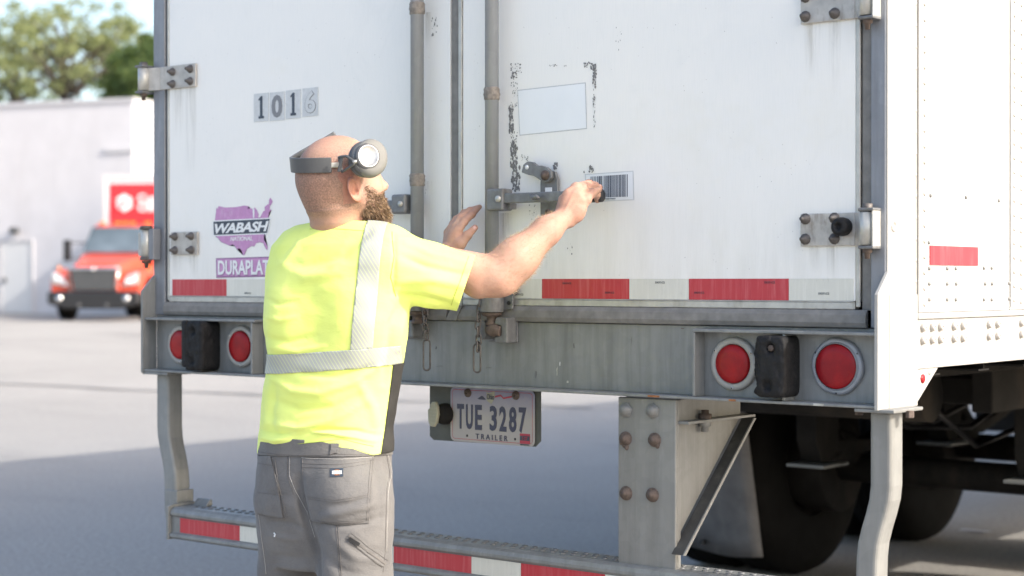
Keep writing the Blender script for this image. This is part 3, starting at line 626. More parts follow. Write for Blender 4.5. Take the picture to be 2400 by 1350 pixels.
# inner channel posts with gusset braces
big_bolt = MB().lathe((0, 0, 0), (0, -1, 0), [(0, .0215), (.003, .0215), (.0032, .019), (.0036, .0165), (.012, .016), (.0125, .010), (.016, .0095), (.0165, 0)], 18).mesh('bolt', MAT['rust'])
big_bolt2 = MB().lathe((0, 0, 0), (0, -1, 0), [(0, .0225), (.003, .0225), (.0032, .0195), (.004, .0175), (.012, .0168), (.013, 0)], 6).mesh('bolt', MAT['galvl'])
def channel_post(x0, x1, side):
    Y = -.030
    m = MB().box(x0, x1, Y, Y + .010, .515, 1.0355); p = m.build('guard_post', MAT['galvl'], T, .004, seg=3)
    for xx in (x0 + .0005, x1 - .0105): MB().box(xx, xx + .010, Y + .0095, Y + .026, .517, 1.034).build('post_flange', MAT['galvl'], p, .003)
    gx = x1 - .012 if side > 0 else x0 + .002
    MB().prism([(Y + .0265, 1.034), (Y + .0265, .700), (.285, .975), (.285, 1.034)], 0, gx, gx + .008).build('gusset', MAT['galvl'], p, .001)
    fx0, fx1 = (gx + .0085, gx + .042) if side > 0 else (gx - .034, gx - .0005)
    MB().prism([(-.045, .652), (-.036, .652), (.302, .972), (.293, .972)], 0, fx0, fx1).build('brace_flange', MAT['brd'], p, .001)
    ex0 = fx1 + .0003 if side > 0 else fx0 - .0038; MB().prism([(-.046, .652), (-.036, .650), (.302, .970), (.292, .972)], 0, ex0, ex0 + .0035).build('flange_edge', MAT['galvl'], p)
    MB().box(min(fx0, x0), max(fx1, x1) + .0, Y + .012, .305, .974, .981).build('brace_ledge', MAT['galvl'], p, .001)
    for by in (.06,): MB().lathe((gx + .022, by + .03, .9812), (0, 0, 1), [(0, .017), (.012, .017), (.0125, .010), (.022, .010), (.0225, 0)], 6).build('bolt', MAT['rust'], p); MB().lathe((gx + .022, by + .03, .9738), (0, 0, -1), [(0, .017), (.012, .016), (.0125, .010), (.026, .010), (.0265, 0)], 6).build('bolt', MAT['galvl'], p)
    return p
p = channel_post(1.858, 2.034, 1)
for q, me in (((1466, 961), big_bolt2), ((1529, 963), big_bolt2), ((1466, 1028), big_bolt), ((1534, 1031), big_bolt), ((1467, 1156), big_bolt), ((1529, 1160), big_bolt)):
    x, z = xz(*q, -.032); share('bolt', me, p, (x, -.030, z), (0, random.random(), 0), (.85, 1, .85) if me is big_bolt else (.9, 1, .9))
for q in ((1462, 1042), (1456, 1036), (1468, 1048), (1540, 1044)): x, z = xz(*q, -.032); MB().sphere((x, -.031, z), .007, 8, 6, (1, .6, 1.2)).build('weld_spatter', MAT['rust'], p)
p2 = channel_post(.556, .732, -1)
for dz in (.98, .88, .69):
    for dx in (.58, .66): share('bolt', big_bolt, p2, (dx, -.030, dz), (0, 0, 0), (.85, 1, .85))
# bottom rail
RZ0, RZ1 = .511, .612; RX0, RX1 = .133, 2.47
prof = [(-.052, RZ0 + .004), (-.044, RZ0), (.050, RZ0), (.050, RZ1), (-.036, RZ1), (-.048, RZ1 - .006), (-.054, RZ1 - .016), (-.054, RZ1 - .024), (-.047, RZ1 - .030), (-.047, RZ0 + .022), (-.056, RZ0 + .017), (-.057, RZ0 + .008)]
rail = part(MB().prism(prof, 0, RX0, RX1), 'guard_rail', 'galv', .0015)
segs = [(422, 562, 1), (562, 640, 0), (923, 1105, 1), (1105, 1221, 0), (1221, 1418, 1), (1418, 1500, 0), (1500, 1900, 1)]
def rx(px_): 
    z_ = .562; lo, hi = -2, 5
    return xz(px_, 1210 if px_ < 700 else (1290 if px_ < 1300 else 1330), -.048)[0]
ys = [(rx(a), rx(b), c) for a, b, c in segs]; last = ys[1][1]; ys.insert(2, (last, (last + ys[2][0]) / 2 + .06, 1)); ys.insert(3, (ys[2][1], ys[3][0], 0))
for a, b, c in ys:
    if b > a + .01 and a < RX1: MB().box(a + .0004, min(b, RX1 - .02) - .0004, -.0484, -.0472, RZ0 + .0235, RZ1 - .0315).build('reflective_tape', MAT['red' if c else 'wtape'], rail)
bump_me = MB().lathe((0, 0, 0), (0, 0, 1), [(0, .0085), (.0022, .0075), (.0030, .0045), (.0012, .0035), (.0008, 0)], 8).mesh('tread_button', MAT['cast'])
i = 0; x = RX0 + .05
while x < RX1 - .03 and i < 140:
    for yy, off in ((.028, 0), (-.004, .016)): share('tread_button', bump_me, rail, (x + off, yy, RZ1 + .0002))
    x += .034; i += 1
cap = part(MB().prism([(-.060, RZ0 - .002), (-.060, RZ1 + .002), (-.035, RZ1 + .008), (.045, RZ1 + .010), (.060, RZ1 + .003), (.060, RZ0 + .01), (.04, RZ0 - .002)], 0, RX0 - .012, RX0 - .0005), 'rail_end_cap', 'galv', .002)
MB().prism([(RX0 - .075, .66), (RX0 - .075, .59), (RX0 - .055, .555), (RX0 - .0125, .515), (RX0 - .0125, .66)], 1, -.015, .055).build('cap_bracket', MAT['galv'], cap, .003)
part(MB().prism([(.020, RZ1 + .0005), (.050, RZ1 + .0005), (.050, RZ1 + .022), (.040, RZ1 + .022)], 0, RX0 + .02, RX0 + .085), 'rail_lip', 'galv', .004)

# ------------------------------------------------------------------ decals on the doors
map_px = [(215, 262), (232, 285), (240, 243), (330, 262), (480, 255), (575, 235), (640, 245), (620, 285), (655, 268), (690, 280), (720, 262), (750, 300), (770, 350), (762, 390), (790, 390), (830, 310), (855, 300), (850, 250), (880, 225), (905, 215), (910, 150), (925, 132), (955, 180), (940, 215), (915, 240), (915, 285), (940, 292), (905, 325), (895, 400), (850, 600), (838, 640), (840, 690), (870, 740), (890, 790), (885, 820), (860, 790), (830, 725), (790, 715), (740, 725), (715, 770), (680, 765), (620, 800), (592, 850), (585, 885), (560, 880), (545, 830), (515, 795), (490, 815), (455, 765), (425, 745), (395, 762), (330, 735), (275, 710), (235, 660), (205, 640), (195, 420), (205, 350)]
def crop(x, y): return (470 + x / 5.625, 440 + y / 5.625)
def poly_on(pts, Y0, Y1, name, mat, par): 
    pp = [xz(*q) for q in pts]; return MB().prism(pp, 1, Y0, Y1).build(name, mat, par)
def ngon_tri(pts, Y, name, mat, par):
    bm = bmesh.new(); vs = [bm.verts.new((xz(*q)[0], Y, xz(*q)[1])) for q in pts]; f = bm.faces.new(vs); bmesh.ops.triangulate(bm, faces=[f]); 
    me = bpy.data.meshes.new(name); bm.to_mesh(me); bm.free(); me.materials.append(mat); o = bpy.data.objects.new(name, me); C.objects.link(o); o.parent = par; return o
def shrink(pts, d):
    c = (sum(p[0] for p in pts) / len(pts), sum(p[1] for p in pts) / len(pts)); return [(p[0] + d[0], p[1] + d[1]) for p in pts]
DEC = ngon_tri([crop(*q) for q in shrink(map_px, (-4, 5))], -.0006, 'maker_decal', MAT['lilacd'], T)
ngon_tri([crop(*q) for q in map_px], -.0010, 'map_print', MAT['lilac'], DEC)
ngon_tri([crop(*q) for q in ((690, 275), (715, 278), (712, 395), (698, 395))], -.0013, 'lake_gap', MAT['wdecal'], DEC)
ngon_tri([crop(*q) for q in ((165, 432), (935, 395), (890, 612), (172, 640))], -.0014, 'name_band_edge', MAT['wdecal'], DEC)
ngon_tri([crop(*q) for q in ((175, 448), (920, 410), (880, 596), (182, 624))], -.0018, 'name_band', MAT['ink'], DEC)
a = xz(*crop(196, 612)); b = xz(*crop(905, 428)); text_rear('lettering', 'WABASH', a[0], b[0], a[1] + .003, b[1] - .004, -.0022, MAT['wdecal'], DEC, bold=.030, shear=.28, tilt=R_(-.9), spacing=.92)
a = xz(*crop(398, 703)); b = xz(*crop(688, 640)); text_rear('lettering', 'NATIONAL', a[0], b[0], a[1], b[1], -.0018, MAT['wdecal'], DEC, bold=.014, shear=.25)
ngon_tri([crop(*q) for q in ((205, 930), (1010, 905), (1010, 1170), (212, 1188))], -.0008, 'product_decal_edge', MAT['lilacd'], DEC)
ngon_tri([crop(*q) for q in ((216, 945), (1000, 922), (1000, 1155), (222, 1170))], -.0012, 'product_decal', MAT['lilac'], DEC)
a = xz(*crop(236, 1150)); b = xz(*crop(980, 950)); text_rear('lettering', 'DURAPLATE', a[0] + .002, b[0] + .002, a[1] - .003, b[1] - .001, -.0015, MAT['lilacd'], DEC, bold=.028)
text_rear('lettering', 'DURAPLATE', a[0], b[0], a[1], b[1], -.0019, MAT['wdecal'], DEC, bold=.026)
# fleet number plates 1 0 1 6
num = None
for k, (ch, x0p, x1p, yt, yb_, mt) in enumerate((('1', 596, 630, 217, 286, 'ink'), ('0', 633, 667, 214, 284, 'inkf'), ('1', 671, 705, 209, 279, 'ink'), ('6', 710, 746, 204, 274, 'inkf'))):
    a = xz(x0p, yb_); b = xz(x1p, yt); o = part(MB().box(a[0], b[0], -.0016, -.0006, a[1], b[1]), 'number_decal', 'gdecal')
    w = b[0] - a[0]; h = b[1] - a[1]
    if ch == '1':
        c = (a[0] + b[0]) / 2 + .001; MB().prism([(c - .012, a[1] + h * .10), (c + .012, a[1] + h * .10), (c + .012, a[1] + h * .19), (c + .0055, a[1] + h * .19), (c + .0055, a[1] + h * .90), (c - .002, a[1] + h * .90), (c - .012, a[1] + h * .80), (c - .012, a[1] + h * .74), (c - .0055, a[1] + h * .77), (c - .0055, a[1] + h * .19), (c - .012, a[1] + h * .19)], 1, -.0024, -.0018).build('numeral', MAT[mt], o)
    else: text_rear('numeral', ch, a[0] + w * .14, b[0] - w * .12, a[1] + h * .10, b[1] - h * .10, -.0022, MAT[mt], o, bold=.035)
    if ch == '6': text_rear('numeral_fill', ch, a[0] + w * .17, b[0] - w * .15, a[1] + h * .118, b[1] - h * .118, -.0028, MAT['gdecal'], o, bold=.018)
# pale rectangle where a sign was, barcode label
ngon_tri([(1213, 211), (1373, 193), (1376, 302), (1218, 318)], -.0005, 'old_sign_mark', MAT['ghost'], T)
ngon_tri([(1214.5, 213), (1371.5, 195.5), (1374.5, 300), (1219.5, 316)], -.0009, 'pale_patch', plain('pale_blue_white_patch', (.76, .79, .81), .3, 0, .03, 8), T)
BC = ngon_tri([(1371, 408), (1485, 400), (1487, 469), (1376, 474)], -.0006, 'barcode_label', MAT['gdecal'], T)
ngon_tri([(1373.5, 410), (1483, 402.5), (1484.5, 467), (1378, 472)], -.0010, 'label_face', MAT['wdecal'], BC)
bars = MB(); xx = 1385.0; rb = random.Random(5)
while xx < 1471:
    w = rb.choice((1.2, 1.2, 1.9, 2.6)); t = (xx - 1371) / 115; a = xz(xx, 415 - 7.5 * t); b = xz(xx + w, 464 - 3.5 * t)
    bars.box(a[0], b[0], -.0014, -.0011, b[1], a[1]); xx += w + rb.choice((1.0, 1.5, 2.4))
bars.build('barcode_bars', MAT['ink'], BC)
a = xz(1412, 468); b = xz(1443, 464); text_rear('lettering', '0070000743624', a[0], b[0], a[1], b[1], -.0014, MAT['ink'], BC)
# scuffs of bare panel around the removed sign, as flakes with their own outline
def scuffs(name, specs, mat, Y=-.0007):
    bm = bmesh.new(); r = random.Random(11)
    for (x0, y0, x1, y1, n, s, asp) in specs:
        for _ in range(int(n * 1.5)):
            Y -= .0000012; cx_ = x0 + (x1 - x0) * r.random(); cy_ = y0 + (y1 - y0) * r.random(); k = r.randint(5, 8); ss = s * r.uniform(.15, .85); a0 = r.random() * 6
            pts = [(cx_ + math.cos(a0 + 6.283 * i / k) * ss * r.uniform(.4, 1.1), cy_ + math.sin(a0 + 6.283 * i / k) * ss * asp * r.uniform(.4, 1.1)) for i in range(k)]
            c = bm.verts.new((lambda q: (q[0], Y, q[1]))(xz(cx_, cy_))); vs = [bm.verts.new((xz(*q)[0], Y, xz(*q)[1])) for q in pts]
            for i in range(k): bm.faces.new((c, vs[i], vs[(i + 1) % k]))
    me = bpy.data.meshes.new(name); bm.to_mesh(me); bm.free(); me.materials.append(mat); o = bpy.data.objects.new(name, me); C.objects.link(o); o.parent = T; o['kind'] = 'stuff'
scuffs('paint_scuffs', [(1196, 148, 1222, 170, 26, 3.2, 1), (1200, 170, 1212, 182, 14, 3.4, 1), (1198, 180, 1213, 250, 26, 2.2, 2), (1194, 246, 1203, 310, 46, 3.6, 2.4), (1197, 310, 1213, 330, 10, 2, 2), (1196, 332, 1213, 390, 46, 4.0, 2.6), (1200, 388, 1218, 448, 44, 4.2, 2.0),
    (1288, 151, 1306, 157, 9, 3, .7), (1322, 151, 1330, 157, 4, 2.5, 1), (1368, 146, 1386, 158, 16, 3.4, .8), (1384, 150, 1397, 164, 20, 3.6, 1.3), (1390, 162, 1398, 210, 26, 2.9, 2.4), (1390, 210, 1396, 300, 22, 1.8, 3), (1297, 382, 1307, 397, 22, 4.0, 1), (1382, 388, 1391, 404, 18, 3.8, 1.2), (1367, 398, 1371, 408, 4, 2, 2), (1222, 362, 1238, 378, 16, 2.0, 1),
    (1012, 42, 1028, 84, 10, 2.4, 2.2), (984, 435, 1003, 470, 5, 2.4, 2.0), (1240, 480, 1262, 515, 16, 1.8, 1.4), (1442, 60, 1462, 120, 6, 1.4, 3), (1330, 560, 1345, 600, 4, 2, 2), (1185, 470, 1190, 480, 2, 2, 1), (1520, 300, 1900, 640, 16, 1.1, 1.2), (640, 40, 940, 300, 14, 1.1, 1.2), (430, 220, 600, 640, 10, 1.0, 1.2), (1180, 30, 1900, 140, 16, 1.1, 1.2), (1175, 650, 1245, 652, 3, 1.5, 1), (1110, 20, 1130, 480, 6, 1, 2)], MAT['scuff'])

def sill_marks():
    r = random.Random(21); k = 0
    for (px_, py_, w, h, mt) in [(1305, 870, 5, 26, 'alu'), (1312, 852, 3, 14, 'wdecal'), (1330, 895, 6, 8, 'alu'), (1255, 878, 8, 22, 'cast'), (1345, 810, 2, 20, 'blk'), (1215, 800, 3, 12, 'cast'), (1022, 815, 3, 10, 'blk'), (1032, 858, 26, 3, 'cast'), (1145, 862, 20, 3, 'cast'), (700, 940, 4, 4, 'blk'), (1545, 850, 3, 18, 'galvl'), (1480, 800, 2, 30, 'cast'), (1410, 880, 10, 6, 'galvl'), (1600, 770, 12, 3, 'rust')]:
        n = 11; k += 1; pts = [(px_ + w / 2 * math.cos(6.283 * i / n) * r.uniform(.3, 1.1), py_ + h / 2 * math.sin(6.283 * i / n) * r.uniform(.5, 1.1)) for i in range(n)]
        ngon_tri(pts, .0004 - k * .00002, 'scrape', MAT[mt], T)
    for (x0, x1, mt) in ((1518, 1545, 'rusto'), (1708, 1724, 'rusto'), (1906, 1930, 'alu')):
        a = xz(x0, 940, -.053); b = xz(x1, 940, -.053); part(MB().box(a[0], b[0], -.0532, -.0522, 1.0405, 1.0455), 'rust_patch', mt)
sill_marks()
# ------------------------------------------------------------------ right side wall, rail, rivets
XS = 2.590
part(MB().box(XS - .03, XS, .1425, .1585, 1.2555, ZT), 'side_seam', 'whited', .001)
part(MB().box(XS - .03, XS - .003, .159, .168, 1.2555, ZT), 'seam_groove', 'sealg')
part(MB().box(XS - .03, XS + .001, .1685, .185, 1.2555, ZT), 'side_seam', 'whited', .001)
YP = [.1855, .715, 1.925, 3.135, 4.345, 5.555, 6.765, 7.975, 9.185, 10.395, 11.605, 12.815, 14.0]
for i in range(len(YP) - 1):
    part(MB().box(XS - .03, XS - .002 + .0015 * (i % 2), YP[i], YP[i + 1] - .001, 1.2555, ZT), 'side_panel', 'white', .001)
part(MB().box(XS, XS + .0022, .716, .80, 1.262, ZT), 'joint_strip', 'white', .0008)
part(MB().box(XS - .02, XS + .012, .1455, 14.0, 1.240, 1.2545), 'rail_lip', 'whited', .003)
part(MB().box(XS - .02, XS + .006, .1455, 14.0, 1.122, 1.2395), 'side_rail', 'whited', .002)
part(MB().box(-.002, .028, .1425, 14.0, 1.122, ZT), 'side_panel', 'white', .002)
part(MB().box(.029, XS - .031, .15, 14.0, ZT - .03, ZT), 'roof', 'white')
part(MB().box(.029, XS - .031, 13.97, 14.0, 1.24, ZT - .031), 'front_wall', 'white')
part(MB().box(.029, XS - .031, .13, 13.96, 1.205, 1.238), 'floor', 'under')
ribs = MB()
for i in range(46): ribs.box(.03, XS - .022, .30 + i * .295, .306 + i * .295, 1.105, 1.2045); ribs.box(.03, XS - .022, .27 + i * .295, .336 + i * .295, 1.100, 1.1048)
part(ribs, 'floor_crossmember', 'under')['kind'] = 'stuff'
riv = MB().lathe((0, 0, 0), (1, 0, 0), [(0, .0062), (.0016, .0058), (.0032, .004), (.0038, 0)], 10).mesh('rivet', MAT['hinge'])
def side(px_, py_, X): p = pX(px_, py_, X); return p.y, p.z
for yy, z0, dz, xo in ((.150, 1.28, .0505, 0), (.205, 1.275, .0378, -.002), (.735, 1.28, .0375, .0022), (.782, 1.275, .0375, .0022)):
    z = z0
    while z < 2.15: share('rivet', riv, T, (XS + xo, yy, z)); z += dz
sm = MB().lathe((0, 0, 0), (1, 0, 0), [(0, .0052), (.002, .0045), (.003, 0)], 8).mesh('rivet', MAT['galvl'])
for q in ((2182, 458), (2265, 462), (2342, 470), (2178, 568), (2221, 629), (2241, 629), (2307, 628), (2325, 628), (2221, 665), (2242, 665), (2310, 665), (2326, 665), (2179, 665), (2179, 702), (2221, 702), (2241, 702), (2307, 702), (2325, 702), (2366, 664), (2366, 700), (2179, 629)):
    y, z = side(*q, XS); share('rivet', sm, T, (XS - .0005, y, z))
y0, z0 = side(2180, 622, XS); y1, z1 = side(2292, 575, XS); part(MB().box(XS - .0018, XS + .0006, y0, y1, 1.3695, 1.4165), 'reflective_tape', 'red')
rb_ = MB().lathe((0, 0, 0), (1, 0, 0), [(0, .0105), (.003, .010), (.008, .0085), (.010, .006), (.0105, .004), (.008, .0038), (.008, 0)], 12).mesh('bolt', MAT['hinge'])
for i, q in enumerate(((2161, 780), (2183, 777), (2202, 777), (2234, 775), (2255, 775), (2316, 771), (2336, 770), (2392, 767))):
    for zz in (1.2195, 1.1895): y, z = side(*q, XS + .006); share('bolt', rb_, T, (XS + .006, y, zz), (random.random(), 0, 0))
p_, q_ = side(2095, 530, XS + .006); part(MB().lathe((XS + .0052, p_, q_), (1, 0, 0), [(0, .014), (.0025, .013), (.003, .009), (.0008, .008), (.0006, 0)], 20), 'raised_ring', 'whited')
gp = part(MB().prism([(.1465, 1.122), (.275, 1.122), (.148, 1.035), (.1465, 1.035)], 0, XS - .004, XS + .002), 'rail_gusset', 'whited', .001)
for yy, zz, r in ((.155, 1.108, .007), (.155, 1.06, .007), (.225, 1.112, .008)): MB().lathe((XS + .002, yy, zz), (1, 0, 0), [(0, r), (.003, r * .8), (.004, 0)], 10).build('rivet', MAT['whited'], gp)
MB().lathe((XS + .002, .187, 1.098), (1, 0, 0), [(0, .011), (.002, .011), (.0022, 0)], 14).build('marker_lens', MAT['lens'], gp)

# ------------------------------------------------------------------ running gear under the trailer
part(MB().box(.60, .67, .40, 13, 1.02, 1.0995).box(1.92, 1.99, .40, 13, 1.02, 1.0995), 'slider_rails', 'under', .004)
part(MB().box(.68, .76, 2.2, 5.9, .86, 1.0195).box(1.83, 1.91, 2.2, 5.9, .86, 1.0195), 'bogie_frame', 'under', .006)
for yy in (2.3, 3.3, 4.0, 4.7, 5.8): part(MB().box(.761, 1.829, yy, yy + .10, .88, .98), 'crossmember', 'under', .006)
tp = [(0, .24), (-.02, .30), (-.02, .42), (.01, .485), (.05, .505), (.23, .505), (.27, .485), (.30, .42), (.30, .30), (.28, .24)]
tyre_me = MB().lathe((0, 0, 0), (1, 0, 0), tp, 48).mesh('tyre', MAT['tyre'])
rim_me = MB().lathe((0, 0, 0), (1, 0, 0), [(.01, .243), (.02, .275), (.035, .235), (.06, .20), (.14, .19), (.15, .10), (.12, .09), (.12, 0)], 40).mesh('rim', MAT['under'])
rib_me = MB()
for kx_ in (.075, .12, .165, .21): rib_me.lathe((kx_, 0, 0), (1, 0, 0), [(0, .506), (.003, .508), (.016, .508), (.019, .506)], 48)
tread_me = rib_me.mesh('tread', MAT['tyre'])
for yy in (3.30, 4.55):
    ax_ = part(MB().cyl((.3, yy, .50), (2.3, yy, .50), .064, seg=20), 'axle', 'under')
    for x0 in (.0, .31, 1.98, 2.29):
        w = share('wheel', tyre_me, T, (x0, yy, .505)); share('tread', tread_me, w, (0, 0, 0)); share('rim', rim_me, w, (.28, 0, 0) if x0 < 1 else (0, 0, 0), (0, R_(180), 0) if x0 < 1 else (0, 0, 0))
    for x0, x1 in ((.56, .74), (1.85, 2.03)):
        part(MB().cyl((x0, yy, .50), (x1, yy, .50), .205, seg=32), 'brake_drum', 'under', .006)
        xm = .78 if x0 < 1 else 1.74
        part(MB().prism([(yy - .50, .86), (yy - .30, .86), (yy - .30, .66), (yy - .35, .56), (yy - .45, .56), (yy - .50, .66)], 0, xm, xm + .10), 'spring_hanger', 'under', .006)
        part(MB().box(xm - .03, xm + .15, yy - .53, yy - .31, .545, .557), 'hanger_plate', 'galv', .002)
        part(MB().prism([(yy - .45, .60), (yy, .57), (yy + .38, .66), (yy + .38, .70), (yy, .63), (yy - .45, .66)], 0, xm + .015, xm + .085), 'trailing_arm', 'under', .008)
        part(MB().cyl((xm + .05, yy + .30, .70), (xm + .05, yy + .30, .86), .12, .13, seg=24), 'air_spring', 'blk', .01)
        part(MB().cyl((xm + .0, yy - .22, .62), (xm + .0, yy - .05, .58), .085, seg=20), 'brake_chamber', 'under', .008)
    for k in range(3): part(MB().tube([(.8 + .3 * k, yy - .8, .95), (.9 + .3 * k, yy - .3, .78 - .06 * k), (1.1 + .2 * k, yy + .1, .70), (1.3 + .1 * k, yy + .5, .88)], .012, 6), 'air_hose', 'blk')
for xa_, xb_ in ((.0, .615), (1.975, 2.585)):
    fm = MB(); N, Mz = 10, 10; vs = []; 
    for j in range(Mz + 1):
        for i in range(N + 1):
            u, v = i / N, j / Mz; vs.append((xa_ + (xb_ - xa_) * u, 2.61 + .23 * v + .03 * math.sin(u * 5) * v, 1.02 - .885 * v + .01 * math.sin(u * 7) * v))
    fm.add(vs, [(j * (N + 1) + i, j * (N + 1) + i + 1, (j + 1) * (N + 1) + i + 1, (j + 1) * (N + 1) + i) for j in range(Mz) for i in range(N)], True)
    if xa_ < 1:
        o = part(fm, 'mud_flap', 'flap'); o.modifiers.new('solid', 'SOLIDIFY').thickness = .008
        for u in (.08, .5, .92): MB().cyl((xa_ + .615 * u, 2.825, .175), (xa_ + .615 * u, 2.80, .175), .012, seg=8).build('flap_bolt', MAT['blk'], o)
part(MB().box(.05, .55, 6.3, 9.5, .42, 1.09), 'added_blocker_box', 'under', .01); part(MB().cyl((1.2, 6.4, .85), (1.9, 6.4, .85), .16, seg=24), 'air_tank', 'under'); part(MB().cyl((.8, 2.15, .92), (1.7, 2.15, .92), .10, seg=24), 'air_tank', 'under')  # box and far tank added to block sunlit ground and darken the underside
part(MB().box(.3, .36, 11.0, 11.2, .05, 1.1).box(2.2, 2.26, 11.0, 11.2, .05, 1.1), 'landing_leg', 'under')
print('trailer ok')

# ------------------------------------------------------------------ the man: signed-distance sculpting
D0 = 4.25; U0 = (790 - 1200) / FPX * D0
PM = CP + _F * D0 + Rv * U0; PM.z = 0
def m(px_, py_, d=D0):
    p = at(px_, py_, d) - Vector((PM.x, PM.y, 0)); return Vector((p.dot(Rv), p.dot(Fv), p.z))
MAN = thing('person', 'bald bearded man in neon yellow reflective shirt and grey work trousers reaching for door handle', 'person', (PM.x, PM.y, 0), TH)
def V3(a): return np.array(a, np.float32)
def sm(a, b, k):
    h = np.clip(.5 + .5 * (b - a) / k, 0, 1); return b + (a - b) * h - k * h * (1 - h)
def rcone(p, a, b, ra, rb):
    a = V3(a); b = V3(b); ba = b - a; l = float(ba @ ba); t = np.clip((p - a) @ ba / l, 0, 1)[:, None]
    return np.linalg.norm(p - a - ba * t, axis=1) - (ra + (rb - ra) * t[:, 0])
def ell(p, c, r, Mx=None):
    q = p - V3(c)
    if Mx is not None: q = q @ Mx.T
    r = V3(r); k0 = np.linalg.norm(q / r, axis=1); k1 = np.linalg.norm(q / (r * r), axis=1) + 1e-6; return k0 * (k0 - 1) / k1
def loft(p, zs, cu, cv, a, b, ang, ex=2.3):
    z = p[:, 2]; X = np.interp(z, zs, cu); Y = np.interp(z, zs, cv); A = np.interp(z, zs, a); B = np.interp(z, zs, b)
    ca, sa = math.cos(ang), math.sin(ang); x = p[:, 0] - X; y = p[:, 1] - Y; u = x * ca + y * sa; v = -x * sa + y * ca
    k = (np.abs(u / A) ** ex + np.abs(v / B) ** ex + 1e-9) ** (1 / ex); d = (k - 1) * np.minimum(A, B)
    return np.maximum(d, np.maximum(zs[0] - z, z - zs[-1]))
def surface(f, lo, hi, h, band=3.2):
    lo = V3(lo); n = np.ceil((V3(hi) - lo) / h).astype(int) // 4 * 4 + 1
    cg = [lo[i] + np.arange(0, n[i], 4) * h for i in range(3)]; G = np.stack(np.meshgrid(*cg, indexing='ij'), -1).reshape(-1, 3).astype(np.float32)
    fc = f(G).reshape([len(c) for c in cg]); act = np.abs(fc) < h * 4 * band / 1.6
    full = np.repeat(np.repeat(np.repeat(fc, 4, 0), 4, 1), 4, 2)
    am = np.repeat(np.repeat(np.repeat(act, 4, 0), 4, 1), 4, 2)
    full = np.roll(full, (-0, -0, -0), (0, 1, 2))[2:, 2:, 2:][:n[0], :n[1], :n[2]]; am = am[2:, 2:, 2:][:n[0], :n[1], :n[2]]
    full = np.pad(full, [(0, n[i] - full.shape[i]) for i in range(3)], mode='edge'); am = np.pad(am, [(0, n[i] - am.shape[i]) for i in range(3)], mode='edge')
    idx = np.argwhere(am); pts = (lo + idx * h).astype(np.float32); val = np.empty(len(pts), np.float32)
    for s in range(0, len(pts), 400000): val[s:s + 400000] = f(pts[s:s + 400000])
    full[am] = val; return nets(full, lo, h)
def nets(F, lo, h):
    S = F < 0; nx, ny, nz = F.shape; cs = np.zeros((nx - 1, ny - 1, nz - 1), np.int8)
    for a in (0, 1):
        for b in (0, 1):
            for c in (0, 1): cs += S[a:nx - 1 + a, b:ny - 1 + b, c:nz - 1 + c]
    cells = np.argwhere((cs > 0) & (cs < 8)); vid = -np.ones((nx - 1, ny - 1, nz - 1), np.int32); vid[tuple(cells.T)] = np.arange(len(cells))
    acc = np.zeros((len(cells), 3)); cnt = np.zeros(len(cells)); cor = [(a, b, c) for a in (0, 1) for b in (0, 1) for c in (0, 1)]
    for i, p in enumerate(cor):
        for j, q in enumerate(cor):
            if j > i and sum(abs(p[k] - q[k]) for k in range(3)) == 1:
                A = F[cells[:, 0] + p[0], cells[:, 1] + p[1], cells[:, 2] + p[2]]; B = F[cells[:, 0] + q[0], cells[:, 1] + q[1], cells[:, 2] + q[2]]
                mk = (A < 0) != (B < 0); t = np.where(mk, A / (A - B + 1e-12), 0)
                for k in range(3): acc[:, k] += np.where(mk, p[k] + t * (q[k] - p[k]), 0)
                cnt += mk
    verts = lo + (cells + acc / cnt[:, None]) * h; quads = []
    for ax in range(3):
        o = [1, 1, 1]; o[ax] = 0; sl0 = [slice(o[k], F.shape[k] - 1) for k in range(3)]; sl1 = list(sl0); sl1[ax] = slice(1, F.shape[ax])
        sl0[ax] = slice(0, F.shape[ax] - 1); A = S[tuple(sl0)]; B = S[tuple(sl1)]; e = np.argwhere(A != B)
        flip = A[tuple(e.T)]; e = e + np.array(o); u, w = [(1, 2), (2, 0), (0, 1)][ax]
        def cid(du, dw):
            q = e.copy(); q[:, u] -= du; q[:, w] -= dw; return vid[tuple(q.T)]
        Q = np.stack([cid(1, 1), cid(0, 1), cid(0, 0), cid(1, 0)], 1); Q[~flip] = Q[~flip][:, ::-1]; quads.append(Q)
    Q = np.concatenate(quads); Q = Q[(Q >= 0).all(1)]; return verts, Q
def relax(v, q, it, lam=.5):
    e = np.concatenate([q[:, [0, 1]], q[:, [1, 2]], q[:, [2, 3]], q[:, [3, 0]]]); e = np.concatenate([e, e[:, ::-1]])
    c = np.bincount(e[:, 0], minlength=len(v))[:, None].clip(1)
    for i in range(it):
        s = np.stack([np.bincount(e[:, 0], weights=v[e[:, 1], k], minlength=len(v)) for k in range(3)], 1) / c
        v = v + (s - v) * (lam if i % 2 == 0 else -lam * 1.03)
    return v
def np_mesh(name, v, q, mat, parent=None):
    me = bpy.data.meshes.new(name); me.vertices.add(len(v)); me.vertices.foreach_set('co', np.asarray(v, np.float32).ravel())
    me.loops.add(len(q) * 4); me.polygons.add(len(q)); me.loops.foreach_set('vertex_index', q.astype(np.int32).ravel())
    me.polygons.foreach_set('loop_start', np.arange(0, len(q) * 4, 4, dtype=np.int32)); me.polygons.foreach_set('use_smooth', np.ones(len(q), bool))
    me.update(calc_edges=True); me.validate(); me.materials.append(mat); o = bpy.data.objects.new(name, me); C.objects.link(o)
    if parent: o.parent = parent
    return o
def vco(o): a = np.empty(len(o.data.vertices) * 3, np.float32); o.data.vertices.foreach_get('co', a); return a.reshape(-1, 3)
